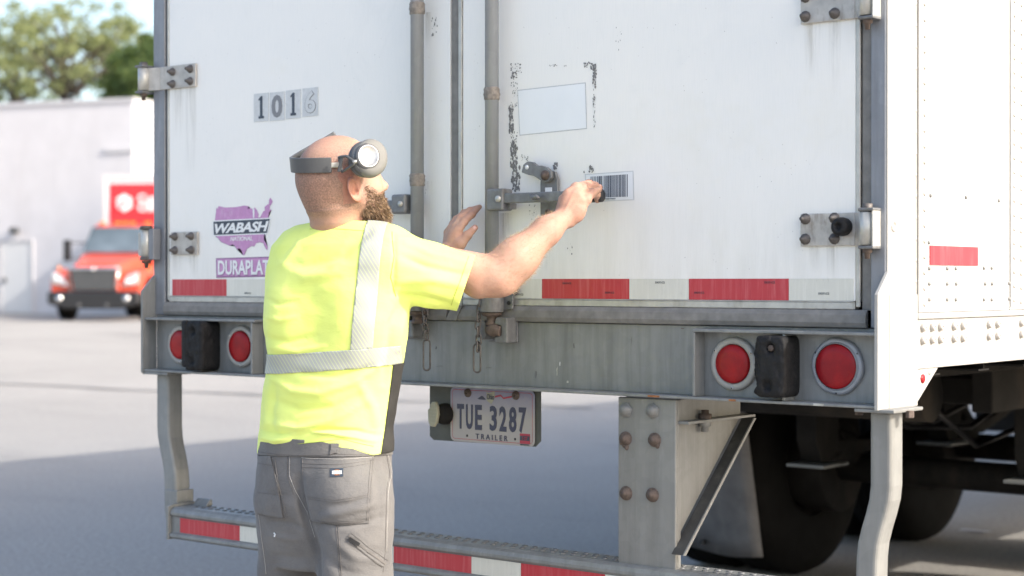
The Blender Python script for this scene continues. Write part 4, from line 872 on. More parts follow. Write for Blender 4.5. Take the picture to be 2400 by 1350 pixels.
def vno(o): a = np.empty(len(o.data.vertices) * 3, np.float32); o.data.vertex_normals.foreach_get('vector', a); return a.reshape(-1, 3)
def setco(o, v): o.data.vertices.foreach_set('co', v.astype(np.float32).ravel()); o.data.update()
def attr(o, name, vals): a = o.data.attributes.new(name, 'FLOAT', 'POINT'); a.data.foreach_set('value', vals.astype(np.float32))

# head frame -----------------------------------------------------
hc = m(796, 404, 4.20); yaw = R_(62); pit = R_(7)
fh = Vector((math.sin(yaw), math.cos(yaw), 0)); hr = Vector((math.cos(yaw), -math.sin(yaw), 0)); fwd = (fh * math.cos(pit) + Vector((0, 0, 1)) * math.sin(pit)); hup = hr.cross(fwd)
HM = np.array([hr, fwd, hup], np.float32)
def H(x, y, z): return hc + hr * x + fwd * y + hup * z
def head_sdf(p):
    q = (p - V3(hc)) @ HM.T
    d = ell(q, (0, -.006, .002), (.0800, .1000, .0895)); d = sm(d, ell(q, (0, -.03, -.022), (.0745, .078, .075)), .03)
    d = sm(d, ell(q, (0, .040, -.048), (.062, .060, .076)), .03); d = sm(d, ell(q, (0, .046, -.098), (.048, .050, .034)), .03)
    for s in (-1, 1):
        d = sm(d, rcone(q, (s * .062, .012, -.070), (s * .024, .084, -.116), .018, .016), .03)
        d = sm(d, ell(q, (s * .044, .068, -.050), (.020, .022, .022)), .02); d = sm(d, rcone(q, (s * .040, .082, -.006), (s * .012, .097, -.004), .0085, .008), .014)
        d = -sm(-d, ell(q, (s * .033, .103, -.024), (.017, .014, .011)), .012)
        d = sm(d, ell(q, (s * .032, .083, -.024), (.0135, .0135, .0125)), .004)
    d = sm(d, rcone(q, (0, .096, -.014), (0, .112, -.044), .0075, .0105), .012); d = sm(d, ell(q, (0, .1135, -.046), (.0105, .0105, .0095)), .010)
    for s in (-1, 1): d = sm(d, ell(q, (s * .0125, .102, -.0515), (.0075, .010, .0075)), .006)
    d = sm(d, ell(q, (0, .097, -.078), (.026, .012, .0065)), .008); d = sm(d, ell(q, (0, .095, -.090), (.023, .011, .0065)), .006)
    d = sm(d, ell(q, (0, .084, -.118), (.026, .022, .018)), .02)
    for s in (-1, 1):
        # ear: helix ring tilted back, lobe, concha plate
        e = q - V3((s * .0835, -.004, -.046)); ang = R_(12); ca, sa = math.cos(ang), math.sin(ang); ey = e[:, 1] * ca + e[:, 2] * sa; ez = -e[:, 1] * sa + e[:, 2] * ca
        ex = e[:, 0] * s - (-ey) * .45 - .003; k = np.sqrt((ey / .0148) ** 2 + (ez / .0245) ** 2) + 1e-6
        ringd = np.sqrt(((k - 1) * .0185) ** 2 + (ex) ** 2) - .0042; plate = np.maximum((k - 1) * .017, np.abs(ex + .0035) - .0028)
        lobe = ell(np.stack([ex, ey, ez], 1), (-.002, .004, -.0245), (.0042, .0078, .0085)); anti = np.sqrt(((k - .60) * .0185) ** 2 + (ex + .001) ** 2) - .0026
        anti = np.where(ey > .006, .02, anti); tr = ell(np.stack([ex, ey, ez], 1), (0, .0125, -.004), (.0045, .004, .007)); can = ell(np.stack([ex, ey, ez], 1), (.002, .0035, -.006), (.0085, .0062, .0100))
        ed = sm(sm(sm(ringd, plate, .003), lobe, .005), np.minimum(anti, tr), .003); ed = -sm(-ed, can, .003)
        d = sm(d, np.where(np.abs(q[:, 0] * s - .085) < .05, ed, 1.), .003)
    # neck
    nb = V3(m(800, 560, 4.24)); nt = V3(H(0, -.032, -.075)); d = sm(d, rcone(p, nt, nb, .060, .070), .03)
    d = sm(d, rcone(p, V3(H(0, -.012, -.100)), V3(m(812, 575, 4.26)), .054, .062), .03)
    zz = q[:, 2]; d = d + .0010 * np.cos(np.clip((zz + .108) * 150, -3.14, 3.14)) * np.clip(-q[:, 1] * 14, 0, 1) * (np.abs(zz + .108) < .021)
    return d
# arms and hands -------------------------------------------------
FING = []
def chain_f(pts, rs): FING.append((pts, rs))
# right hand: metacarpals then fingers
wr = m(1322, 509, 4.270)
chain_f([wr, m(1334, 456, 4.272), m(1350, 441, 4.282), m(1380, 432, 4.325), m(1405, 439, 4.350)], [.020, .0135, .0135, .0115, .0082])
chain_f([wr, m(1352, 455, 4.268), m(1368, 442, 4.290), m(1394, 436, 4.335), m(1407, 452, 4.352)], [.020, .0130, .0115, .0100, .0074])
chain_f([m(1326, 514, 4.268), m(1362, 470, 4.268), m(1380, 455, 4.292), m(1398, 456, 4.330), m(1400, 470, 4.352)], [.020, .0130, .0112, .0095, .0072])
chain_f([m(1334, 518, 4.272), m(1360, 490, 4.266), m(1376, 468, 4.272), m(1391, 450, 4.290), m(1404, 444, 4.315)], [.018, .0130, .0108, .0092, .0078])
chain_f([m(1316, 500, 4.285), m(1322, 468, 4.305), m(1345, 456, 4.335), m(1372, 458, 4.352)], [.018, .014, .0115, .0085])
# left hand
wl = m(1050, 592, 4.600)
chain_f([wl, m(1074, 538, 4.600), m(1087, 520, 4.615), m(1106, 503, 4.632), m(1121, 488, 4.642)], [.018, .0125, .0108, .0092, .0068])
chain_f([wl, m(1067, 532, 4.612), m(1080, 511, 4.628), m(1101, 494, 4.645), m(1124, 485, 4.650)], [.018, .0125, .0108, .0092, .0068])
chain_f([wl, m(1058, 536, 4.625), m(1070, 515, 4.640), m(1088, 499, 4.652), m(1108, 490, 4.656)], [.018, .0120, .0102, .0088, .0066])
chain_f([wl, m(1050, 545, 4.635), m(1062, 524, 4.645), m(1076, 510, 4.655), m(1090, 502, 4.660)], [.018, .0115, .0095, .0082, .0062])
chain_f([m(1060, 590, 4.596), m(1078, 572, 4.588), m(1095, 552, 4.592), m(1113, 534, 4.604)], [.019, .0165, .0118, .0088])
SHR = m(900, 604, 4.16); ELR = m(1168, 646, 4.185); SHL = m(720, 620, 4.37); ELL_ = m(880, 655, 4.52)
def arm_r(p):
    d = rcone(p, SHR, ELR, .056, .0465); d = sm(d, rcone(p, ELR, m(1212, 606, 4.195), .0465, .0475), .02); d = sm(d, ell(p, m(1176, 668, 4.18), (.022, .022, .020)), .02)
    d = sm(d, rcone(p, m(1205, 612, 4.195), m(1282, 541, 4.240), .0485, .0340), .03); d = sm(d, rcone(p, m(1282, 541, 4.240), wr, .0340, .0255), .02)
    d = sm(d, rcone(p, m(1120, 668, 4.18), m(1180, 650, 4.19), .034, .038), .02); return d
def arm_l(p):
    d = rcone(p, SHL, ELL_, .044, .042); d = sm(d, rcone(p, ELL_, m(960, 622, 4.55), .046, .044), .03); d = sm(d, rcone(p, m(960, 622, 4.55), wl, .044, .0255), .02); return d
def fingers(p, rng_):
    D = None
    for i in rng_:
        pts, rs = FING[i]; d = None
        for k in range(len(pts) - 1):
            e = rcone(p, pts[k], pts[k + 1], rs[k], rs[k + 1]); d = e if d is None else sm(d, e, .004)
        for k in range(2, len(pts) - 1): d = sm(d, ell(p, pts[k], (rs[k] * 1.05,) * 3), .004)
        D = d if D is None else sm(D, d, .0045)
    if 0 in rng_:
        D = sm(D, ell(p, m(1341, 478, 4.272), (.030, .016, .036)), .014); D = sm(D, ell(p, m(1352, 500, 4.268), (.020, .014, .022)), .012)
        for a_, b_ in (((1322, 500), (1345, 452)), ((1328, 502), (1360, 460))): D = sm(D, rcone(p, m(*a_, 4.250), m(*b_, 4.258), .003, .003), .006)
    else: D = sm(D, ell(p, m(1066, 562, 4.604), (.020, .022, .030)), .012)
    return D
TZ = [.80, .90, .97, 1.06, 1.13, 1.19, 1.25, 1.31, 1.37, 1.42, 1.455, 1.485]
BANG = -R_(34)
# silhouette edges (px) of the shirt at those heights, converted to centre and half width
def zpy(z): return HY + (CH - z) * FPX / D0
edgeL = [606, 608, 613, 622, 634, 638, 630, 625, 628, 640, 668, 722]
edgeR = [912, 914, 912, 926, 938, 944, 944, 944, 944, 930, 905, 868]
CU = [((l + r) / 2 - 790) / FPX * D0 for l, r in zip(edgeL, edgeR)]; HWs = [(r - l) / 2 / FPX * D0 for l, r in zip(edgeL, edgeR)]
RAT = [.66, .66, .68, .70, .68, .66, .64, .62, .58, .54, .54, .60]
AA = [w / math.sqrt(math.cos(BANG) ** 2 + (k * math.sin(BANG)) ** 2) for w, k in zip(HWs, RAT)]; BB = [a * k for a, k in zip(AA, RAT)]
CV = [0, 0, .0, .0, -.004, -.008, -.010, -.012, -.012, -.006, .0, .0]
def torso(p, off=0): return loft(p, TZ, CU, CV, [a - off for a in AA], [b - off for b in BB], BANG)
def body_sdf(p):
    d = np.maximum(torso(p, .016), p[:, 2] - 1.43); d = sm(d, head_sdf(p), .02)
    ar = arm_r(p); d = sm(d, sm(ar, fingers(p, range(0, 5)), .008), .02); al = arm_l(p); d = sm(d, sm(al, fingers(p, range(5, 10)), .008), .02); return d
v, q = surface(body_sdf, (-.24, -.24, 1.16), (.72, .50, 1.745), .0030)
v = relax(v, q, 4)
for lo_b, hi_b, hh in (((hc.x - .155, hc.y - .155, 1.470), (hc.x + .175, hc.y + .175, 1.745), .0020), ((m(1300, 500, 4.27).x, -.12, 1.42), (.72, .30, 1.66), .0017), ((m(1036, 560, 4.6).x, .25, 1.36), (m(1150, 500, 4.65).x, .50, 1.60), .0017)):
    lo_b = V3(lo_b); hi_b = V3(hi_b); v3, q3 = surface(body_sdf, lo_b - .003, hi_b + .003, hh); v3 = relax(v3, q3, 3)
    ins = ((v > lo_b + .001) & (v < hi_b - .001)).all(1); q = q[~ins[q].all(1)]; q = np.concatenate([q, q3 + len(v)]); v = np.concatenate([v, v3])
body = np_mesh('body', v, q, MAT['skin'], MAN)
co = vco(body); hq = (co - V3(hc)) @ HM.T
yy_, zz_ = hq[:, 1], hq[:, 2]; up_ = np.clip((zz_ + .02) / .05, 0, 1)
stub = np.clip((-yy_ + .045) / .03, 0, 1) * np.clip((zz_ + .118) / .03, 0, 1) * (1 - .50 * np.clip((zz_ - .012) / .05, 0, 1)) * np.clip((.10 - zz_) / .03 + 1, 0, 1)
ismid = np.linalg.norm(hq, axis=1) < .17; ear = (np.abs(hq[:, 0]) > .0815) | (((np.abs(hq[:, 0]) > .066) & (np.abs(hq[:, 1] + .004) < .024) & (np.abs(hq[:, 2] + .044) < .035)))
stub = stub * ismid * np.where(np.abs(hq[:, 0]) > .05, np.clip((np.hypot((hq[:, 1] + .004) * 1.25, hq[:, 2] + .046) - .024) / .012, 0, 1), 1); bz = np.clip((yy_ - .022) / .02, 0, 1) * np.clip((-.052 - zz_ + np.clip(.07 - yy_, 0, .04) * .6) / .02, 0, 1) * ismid * (~ear)
attr(body, 'stubble', np.clip(stub * 1.1 + bz, 0, 1)); attr(body, 'ruddy', (ear * ismid * .8 + np.clip((co[:, 0] - .28) * 6, 0, 1) * .12 + ismid * .12).astype(float))
# nails
def nail(pc, nrm, d, s, w):
    nrm = Vector(nrm).normalized(); d = (Vector(d) - nrm * Vector(d).dot(nrm)).normalized(); t = nrm.cross(d); mb = MB(); vs = []
    for j in range(5):
        for i in range(5):
            a = (i / 2 - 1); b = (j / 2 - 1); f = math.sqrt(max(0, 1 - .25 * b * b)); vs.append(Vector(pc) + t * a * w * f + d * b * s - nrm * (a * a) * w * .35)
    mb.add(vs, [(j * 5 + i, j * 5 + i + 1, (j + 1) * 5 + i + 1, (j + 1) * 5 + i) for j in range(4) for i in range(4)], True); o = mb.build('finger_nail', MAT['nail'], MAN); o.modifiers.new('s', 'SOLIDIFY').thickness = .001; return o
tq_ = Vector(m(1403, 437, 4.338)); nail(tq_ + Vector((0, -.003, .004)), (.3, -.8, .5), Vector((1, .3, -.2)), .006, .005)
tp_ = Vector(m(1111, 537, 4.602)); nail(tp_ + Vector((0, -.0098, .002)), (0, -1, .15), Vector(m(1113, 534, 4.604)) - Vector(m(1095, 552, 4.592)), .007, .0062)
# beard and stubble hairs ---------------------------------------------
def hairs():
    bvh = BVHTree.FromPolygons([tuple(x) for x in co], [tuple(x) for x in q.tolist()]) if False else None
    no = vno(body); cand = np.where(bz > .25)[0]; r = random.Random(3); vs = []; fs = []; fm = []
    for i in range(8200):
        k = cand[r.randrange(len(cand))]
        if r.random() > bz[k] + .1: continue
        p = Vector(co[k].tolist()) + Vector((r.uniform(-.0015, .0015), r.uniform(-.0015, .0015), r.uniform(-.0015, .0015))); n = Vector(no[k].tolist()); h = hq[k]
        ln = .006 + .012 * min(1, max(0, (-h[2] - .06) / .06)) * min(1, max(0, (h[1] - .02) / .05)) ; ln *= r.uniform(.6, 1.25)
        d = (n * .75 + Vector((0, 0, -1)) * .75 + fh * .25 + Vector((r.gauss(0, .28), r.gauss(0, .28), r.gauss(0, .28)))).normalized(); d2 = (d + Vector((r.gauss(0, .3), r.gauss(0, .3), r.gauss(-.35, .3)))).normalized()
        w = .00055; sv = d.cross(Vector((r.gauss(0, 1), r.gauss(0, 1), r.gauss(0, 1)))).normalized() * w; o = len(vs); pm = p + d * ln * .55; pe = pm + d2 * ln * .5
        vs += [p - sv, p + sv, pm + sv * .8, pm - sv * .8, pe]; fs += [(o, o + 1, o + 2, o + 3), (o + 3, o + 2, o + 4)]; mi = 1 if r.random() < .4 else 0; fm += [mi, mi]
    me = bpy.data.meshes.new('beard'); me.from_pydata([tuple(x) for x in vs], [], fs); me.materials.append(MAT['beard']); me.materials.append(MAT['beard2']); me.polygons.foreach_set('material_index', fm)
    o = bpy.data.objects.new('beard', me); C.objects.link(o); o.parent = MAN; return o
hairs()
# under-beard mass so that the beard reads dense
def beard_sdf(p):
    q = (p - V3(hc)) @ HM.T; d = ell(q, (0, .048, -.118), (.048, .048, .038)); d = sm(d, ell(q, (0, .032, -.094), (.0665, .048, .034)), .02)
    for s in (-1, 1): d = sm(d, rcone(q, (s * .0655, .020, -.050), (s * .058, .040, -.096), .0055, .012), .012)
    d = sm(d, ell(q, (0, .0925, -.067), (.024, .009, .0050)), .006)
    n = .0016 * np.sin(q[:, 0] * 520 + 3 * np.sin(q[:, 2] * 90)) * np.sin(q[:, 1] * 480 + 2 * np.sin(q[:, 2] * 130)) + .0010 * np.sin(q[:, 1] * 1100 + q[:, 2] * 300); d = d + n
    return np.maximum(d, -(ell(q, (0, .108, -.083), (.020, .014, .006))))
v2, q2 = surface(beard_sdf, tuple(hc + Vector((-.14, -.14, -.20))), tuple(hc + Vector((.17, .17, .02))), .0022); bm_o = np_mesh('beard_base', v2, q2, MAT['beard'], MAN)
def more_hairs(o, n, lo=.004, hi=.013):
    c_ = vco(o); no = vno(o); r = random.Random(9); vs = []; fs = []; fm = []
    for i in range(n):
        k = r.randrange(len(c_)); p = Vector(c_[k].tolist()); nn = Vector(no[k].tolist()); hz = (c_[k] - V3(hc)) @ HM.T
        if hz[1] < .01: continue
        ln = r.uniform(lo, hi) * (.5 + .8 * min(1, max(0, (-hz[2] - .05) / .08))); d = (nn * .55 + Vector((.1, 0, -1)) * .8 + Vector((r.gauss(0, .3), r.gauss(0, .3), r.gauss(0, .3)))).normalized(); d2 = (d + Vector((r.gauss(0, .35), r.gauss(0, .35), r.gauss(-.2, .3)))).normalized()
        sv = d.cross(Vector((r.gauss(0, 1), r.gauss(0, 1), r.gauss(0, 1)))).normalized() * .0004; oo = len(vs); pm = p + d * ln * .55; pe = pm + d2 * ln * .5
        vs += [p - sv, p + sv, pm + sv * .8, pm - sv * .8, pe]; fs += [(oo, oo + 1, oo + 2, oo + 3), (oo + 3, oo + 2, oo + 4)]; mi = 1 if r.random() < .5 else 0; fm += [mi, mi]
    me = bpy.data.meshes.new('beard_hair'); me.from_pydata([tuple(x) for x in vs], [], fs); me.materials.append(MAT['beard']); me.materials.append(MAT['beard2']); me.polygons.foreach_set('material_index', fm)
    ob = bpy.data.objects.new('beard_hair', me); C.objects.link(ob); ob.parent = o
more_hairs(bm_o, 9000)
# arm hair: fine pale strands on the forearm
def arm_hairs():
    no = vno(body); cand = np.where((co[:, 0] > .36) & (co[:, 0] < .538) & (co[:, 2] > 1.30))[0]; r = random.Random(4); vs = []; fs = []
    ax = (Vector(wr) - Vector(ELR)).normalized()
    for i in range(3200):
        k = cand[r.randrange(len(cand))]; p = Vector(co[k].tolist()); n = Vector(no[k].tolist()); d = (n * .55 + ax * .5 + Vector((r.gauss(0, .3), r.gauss(0, .3), r.gauss(-.1, .3)))).normalized(); ln = r.uniform(.006, .013)
        sv = d.orthogonal().normalized() * .00022; o = len(vs); vs += [p - sv, p + sv, p + d * ln]; fs.append((o, o + 1, o + 2))
    me = bpy.data.meshes.new('arm_hair'); me.from_pydata([tuple(x) for x in vs], [], fs); me.materials.append(MAT['beard2']); o = bpy.data.objects.new('arm_hair', me); C.objects.link(o); o.parent = MAN
arm_hairs()
print('body ok', len(v))

# ------------------------------------------------------------------ shirt
SH_R = m(905, 618, 4.145); CUF = m(1118, 668, 4.175)
def shirt_sdf(p):
    d = torso(p, 0)
    # shoulders and trapezius
    d = sm(d, ell(p, m(708, 630, 4.34), (.052, .062, .068)), .04)
    d = sm(d, rcone(p, m(790, 562, 4.26), m(712, 606, 4.33), .050, .048), .04); d = sm(d, rcone(p, m(805, 562, 4.22), m(900, 592, 4.16), .050, .060), .05)
    d = sm(d, rcone(p, m(800, 545, 4.235), m(800, 575, 4.24), .066, .085), .03)
    d = sm(d, rcone(p, m(905, 612, 4.15), m(1010, 645, 4.16), .073, .072), .035); d = sm(d, rcone(p, m(1010, 645, 4.16), m(1150, 676, 4.175), .072, .066), .02)
    d = sm(d, rcone(p, m(722, 622, 4.38), m(860, 655, 4.50), .056, .060), .04)
    d = sm(d, ell(p, m(700, 760, 4.22), (.07, .06, .10)), .06); d = sm(d, ell(p, m(860, 740, 4.16), (.07, .07, .11)), .06)
    return d - .004
v, q = surface(shirt_sdf, (-.26, -.26, .84), (.46, .42, 1.56), .0046)
v = relax(v, q, 4); shirt = np_mesh('shirt', v, q, MAT['hivis'], MAN)
def cutmesh(o, plane_co, plane_no, sel=None):
    bm = bmesh.new(); bm.from_mesh(o.data); no = Vector(plane_no)
    faces = [f for f in bm.faces if sel is None or sel(f.calc_center_median())]; geom = faces + list({e for f in faces for e in f.edges}) + list({v_ for f in faces for v_ in f.verts})
    bmesh.ops.bisect_plane(bm, geom=geom, plane_co=plane_co, plane_no=no, clear_outer=True); 
    lo_ = [v_ for v_ in bm.verts if not v_.link_faces]; bmesh.ops.delete(bm, geom=lo_, context='VERTS'); bm.to_mesh(o.data); bm.free()
# sleeve opening, hem and neck
a_, b_ = m(1115, 598, 4.17), m(1072, 726, 4.17); cuffd = Vector((b_ - a_)); cn = Vector((0, 1, 0)).cross(cuffd).normalized()
if cn.x < 0: cn = -cn
cn = (cn + Vector((0, .02, 0))).normalized()
cutmesh(shirt, (a_ + b_) / 2, cn, lambda c: c.x > .20)
cutmesh(shirt, (0, 0, .885), (0, 0, -1))
cutmesh(shirt, m(800, 522, 4.2), (.02, .10, 1.0), lambda c: c.z > 1.42)
cutmesh(shirt, m(850, 660, 4.50), (Vector(m(860, 655, 4.50)) - Vector(m(690, 612, 4.36))), lambda c: c.y > .12 and c.x < .12 and c.z > 1.20)
# folds sculpted along lines (px drawn over the measured photo, carried by the cloth)
def dau(x): return float(np.interp(x, [610, 700, 800, 900, 1100], [4.28, 4.17, 4.08, 4.05, 4.10]))
def L2(pts, d=None): return [(m(x, y, dau(x)).x, m(x, y, dau(x)).z) for x, y in pts]
FOLDS = [([(640, 885), (690, 915), (750, 922), (820, 900), (880, 862)], .0055, .012), ([(636, 930), (700, 958), (780, 955), (850, 925)], -.0045, .013), ([(628, 985), (700, 1005), (780, 985), (850, 945)], .0050, .013), ([(616, 1010), (690, 1030), (760, 1012), (830, 1020), (885, 1038)], -.0050, .011),
    ([(650, 1040), (730, 1018), (800, 1042), (870, 1052)], .0050, .010), ([(615, 1030), (680, 1044)], .005, .010), ([(630, 700), (660, 712), (700, 706)], -.003, .008), ([(630, 742), (665, 750), (700, 742)], .003, .008), ([(632, 790), (680, 800), (740, 786)], -.0035, .009), ([(636, 812), (700, 822), (760, 812)], .0035, .008),
    ([(940, 700), (915, 760), (905, 830), (895, 900)], -.006, .012), ([(948, 710), (935, 770), (925, 820)], .005, .010), ([(930, 690), (1000, 700), (1060, 716)], -.005, .010), ([(935, 660), (1010, 655), (1080, 668)], .005, .013), ([(940, 600), (1000, 625), (1070, 640), (1100, 640)], -.005, .012), ([(950, 570), (1010, 595), (1090, 612)], .0045, .010), ([(920, 545), (925, 600), (918, 690)], -.003, .006),
    ([(740, 545), (700, 570), (665, 620)], .003, .010), ([(860, 545), (800, 600), (740, 620), (690, 622)], -.0045, .016), ([(850, 575), (770, 640), (700, 660)], .004, .018), ([(660, 620), (720, 650), (800, 640), (850, 600)], .003, .016), ([(700, 870), (790, 884), (870, 860)], -.004, .010), ([(840, 900), (870, 960), (880, 1030)], .0045, .014), ([(650, 900), (640, 960), (650, 1020)], -.004, .014), ([(905, 560), (960, 560), (1020, 580)], .004, .010)]
def fold(o, folds, dmax=4.5, back=True):
    c = vco(o); n = vno(o); P2 = c[:, [0, 2]]; disp = np.zeros(len(c)); wt = np.clip(-n[:, 1] * 3 + .9, 0, 1)
    for pts, amp, wd in folds:
        pp = np.array(L2(pts)); D = np.full(len(c), 9.); T_ = np.zeros(len(c)); tot = len(pp) - 1
        for i in range(tot):
            a, b = pp[i], pp[i + 1]; ba = b - a; t = np.clip(((P2 - a) @ ba) / (ba @ ba), 0, 1); dd = np.linalg.norm(P2 - a - t[:, None] * ba, axis=1); u = dd < D; D[u] = dd[u]; T_[u] = ((i + t) / tot)[u]
        disp += 1.5 * amp * np.exp(-(D / (wd * .8)) ** 2) * np.sin(np.clip(T_ * .9 + .05, 0, 1) * math.pi) ** .5 * wt
    for i in range(len(c)):
        x, y, z = c[i]; disp[i] += noise.noise((x * 9, y * 9, z * 16)) * .0018 + noise.noise((x * 22 + 4, y * 20, z * 30)) * .0014
    setco(o, c + n * disp[:, None])
fold(shirt, FOLDS)
c = vco(shirt); hz = c[:, 2]; k = np.clip((.98 - hz) / .09, 0, 1)
ang_ = np.arctan2(c[:, 1], c[:, 0] + .02)
# hem: rises over the small of the back, droops at the right hip
tgt = np.interp(c[:, 0], [-.20, -.15, -.06, .0, .06, .10, .125, .16], [.014, .018, .038, .048, .038, .024, .026, .028]); tgt = np.where(c[:, 1] > .05, 0, tgt); c[:, 2] += k * tgt
fl = np.clip((.915 - hz) / .03, 0, 1); rr = c[:, :2] - np.array([-.028, 0.]); rr /= np.linalg.norm(rr, axis=1)[:, None]; c[:, :2] += rr * (fl * .003)[:, None]; setco(shirt, c)
def split_part(src, planes, filt, name, mat, off=.0016, thick=.0008, parent=None):
    bm = bmesh.new(); bm.from_mesh(src.data)
    for co_, no_ in planes:
        g = list(bm.faces) + list(bm.edges) + list(bm.verts); bmesh.ops.bisect_plane(bm, geom=g, plane_co=co_, plane_no=no_, clear_outer=True)
    dl = [f for f in bm.faces if not filt(f.calc_center_median(), f.normal)]; bmesh.ops.delete(bm, geom=dl, context='FACES')
    seen = set(); best = []
    for f0 in bm.faces:
        if f0 in seen: continue
        comp = [f0]; seen.add(f0); i_ = 0
        while i_ < len(comp):
            for e_ in comp[i_].edges:
                for g_ in e_.link_faces:
                    if g_ not in seen: seen.add(g_); comp.append(g_)
            i_ += 1
        if len(comp) > len(best): best = comp
    keep = set(best); bmesh.ops.delete(bm, geom=[f for f in bm.faces if f not in keep], context='FACES'); bm.normal_update()
    for v_ in bm.verts: v_.co += v_.normal * off
    me = bpy.data.meshes.new(name); bm.to_mesh(me); bm.free(); me.polygons.foreach_set('use_smooth', [True] * len(me.polygons)); me.materials.append(mat)
    o = bpy.data.objects.new(name, me); C.objects.link(o); o.parent = parent or src
    if thick: s_ = o.modifiers.new('s', 'SOLIDIFY'); s_.thickness = thick; s_.offset = 1
    return o
def plane3(a, b, c, inside):
    a, b, c = Vector(a), Vector(b), Vector(c); n = (b - a).cross(c - a).normalized()
    if n.dot(Vector(inside) - a) > 0: n = -n
    return (a, n)
def hplane(a, b, up): n = (Vector((b.x - a.x, 0, b.z - a.z))).cross(Vector((0, 1, 0))).normalized(); n = n if n.z > 0 else -n; return (a, n if up else -n)
bt = hplane(m(640, 827, 4.32), m(938, 812, 4.05), True); bb = hplane(m(640, 872, 4.32), m(938, 856, 4.05), False)
split_part(shirt, [bt, bb], lambda c_, n_: c_.x < .165, 'waist_reflective_band', MAT['retro'], .0022)
ya = Vector((0, 1, 0)); aL0, aL1 = m(855, 540, 4.12), m(820, 829, 4.08); aR0, aR1 = m(901, 545, 4.10), m(868, 829, 4.05)
split_part(shirt, [plane3(aL0, aL1, aL1 + ya * .1 + Vector((.005, 0, 0)), m(850, 700, 4.08)), plane3(aR0, aR1, aR1 + ya * .1 + Vector((.005, 0, 0)), m(845, 700, 4.08)), (bt[0], bt[1] * -1)],
           lambda c_, n_: (c_.y < .03 or n_.z > .2) and c_.z > 1.16, 'shoulder_reflective_band', MAT['retro'], .0018)
pa_ = plane3(m(917, 850, 4.07), m(886, 1075, 4.07), m(886, 1075, 4.07) + ya, m(990, 960)); pb_ = hplane(m(640, 855, 4.3), m(938, 856, 4.05), True)
split_part(shirt, [pa_, pb_], lambda c_, n_: c_.y < .10 and c_.x > .03, 'black_side_panel', MAT['bpanel'], .0020)
# collar ribbing, seams
sb = BVHTree.FromObject(shirt, bpy.context.evaluated_depsgraph_get())
def seam(px_pts, name, mat, parent, r=.0008, d=4.1, bvh=None, off=.0004, sub=8):
    P2 = L2(px_pts, d); out = []
    for i in range(len(P2) - 1):
        for s in range(sub): t = s / sub; out.append((P2[i][0] * (1 - t) + P2[i + 1][0] * t, P2[i][1] * (1 - t) + P2[i + 1][1] * t))
    out.append(P2[-1]); pts = []
    for x, z in out:
        h = bvh.ray_cast(Vector((x, -1, z)), Vector((0, 1, 0)))
        if h[0] is not None: pts.append(h[0] + h[1] * off)
    if len(pts) > 2: return MB().tube(pts, r, 5).build(name, mat, parent)
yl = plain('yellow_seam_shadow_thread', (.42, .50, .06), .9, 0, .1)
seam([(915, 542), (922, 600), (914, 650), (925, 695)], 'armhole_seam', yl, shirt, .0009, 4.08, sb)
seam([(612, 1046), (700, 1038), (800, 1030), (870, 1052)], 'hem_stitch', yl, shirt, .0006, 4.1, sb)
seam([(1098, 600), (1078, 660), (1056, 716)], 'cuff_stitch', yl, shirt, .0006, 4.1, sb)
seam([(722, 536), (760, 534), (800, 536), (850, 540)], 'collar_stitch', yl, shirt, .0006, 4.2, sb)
shirt.modifiers.new('thick', 'SOLIDIFY').thickness = .0022

# ------------------------------------------------------------------ trousers
def zp(y): return CH - (y - HY) / FPX * 4.2
LEG_R = [m(835, 1180, 4.13), m(832, 1345, 4.13), m(838, 1640, 4.15), m(842, 2030, 4.20)]; LEG_L = [m(682, 1180, 4.30), m(680, 1345, 4.33), m(680, 1640, 4.34), m(672, 1990, 4.36)]
PZ = [.62, .70, .78, .84, .90, .95]; pl_, pr_ = [640, 614, 607, 608, 609, 612], [905, 919, 921, 917, 914, 908]
pcu = [((l + r) / 2 - 790) / FPX * D0 for l, r in zip(pl_, pr_)]; phw = [(r - l) / 2 / FPX * D0 for l, r in zip(pl_, pr_)]; PR = [.60, .66, .70, .69, .68, .68]
PA = [w / math.sqrt(math.cos(BANG) ** 2 + (k * math.sin(BANG)) ** 2) for w, k in zip(phw, PR)]; PB = [a * k for a, k in zip(PA, PR)]
def pants_sdf(p):
    d = loft(p, PZ, pcu, [-.002, -.004, -.010, -.008, -.002, 0], PA, PB, BANG, 2.4)
    d = sm(d, ell(p, m(812, 1150, 4.135), (.082, .075, .088)), .03); d = sm(d, ell(p, m(668, 1150, 4.285), (.068, .070, .085)), .025)
    for Lg, r in ((LEG_R, (.093, .088, .070, .062)), (LEG_L, (.088, .078, .068, .062))):
        e = None
        for i in range(3): g = rcone(p, Lg[i], Lg[i + 1], r[i], r[i + 1]); e = g if e is None else sm(e, g, .02)
        d = sm(d, e, .022)
    # cleft between the seat halves
    q2 = rcone(p, m(702, 1120, 4.13), m(742, 1350, 4.10), .006, .018); d = -sm(-d, q2, .020)
    z = p[:, 2]; return d + .0030 * np.sin(z * 95 + p[:, 0] * 30) * np.clip((.60 - z) * 4, 0, 1)
v, q = surface(pants_sdf, (-.26, -.24, .06), (.22, .26, .98), .0046); v = relax(v, q, 4); pants = np_mesh('trousers', v, q, MAT['pants'], MAN)
cutmesh(pants, (0, 0, .945), (0, 0, 1)); cutmesh(pants, (0, 0, .075), (0, 0, -1))
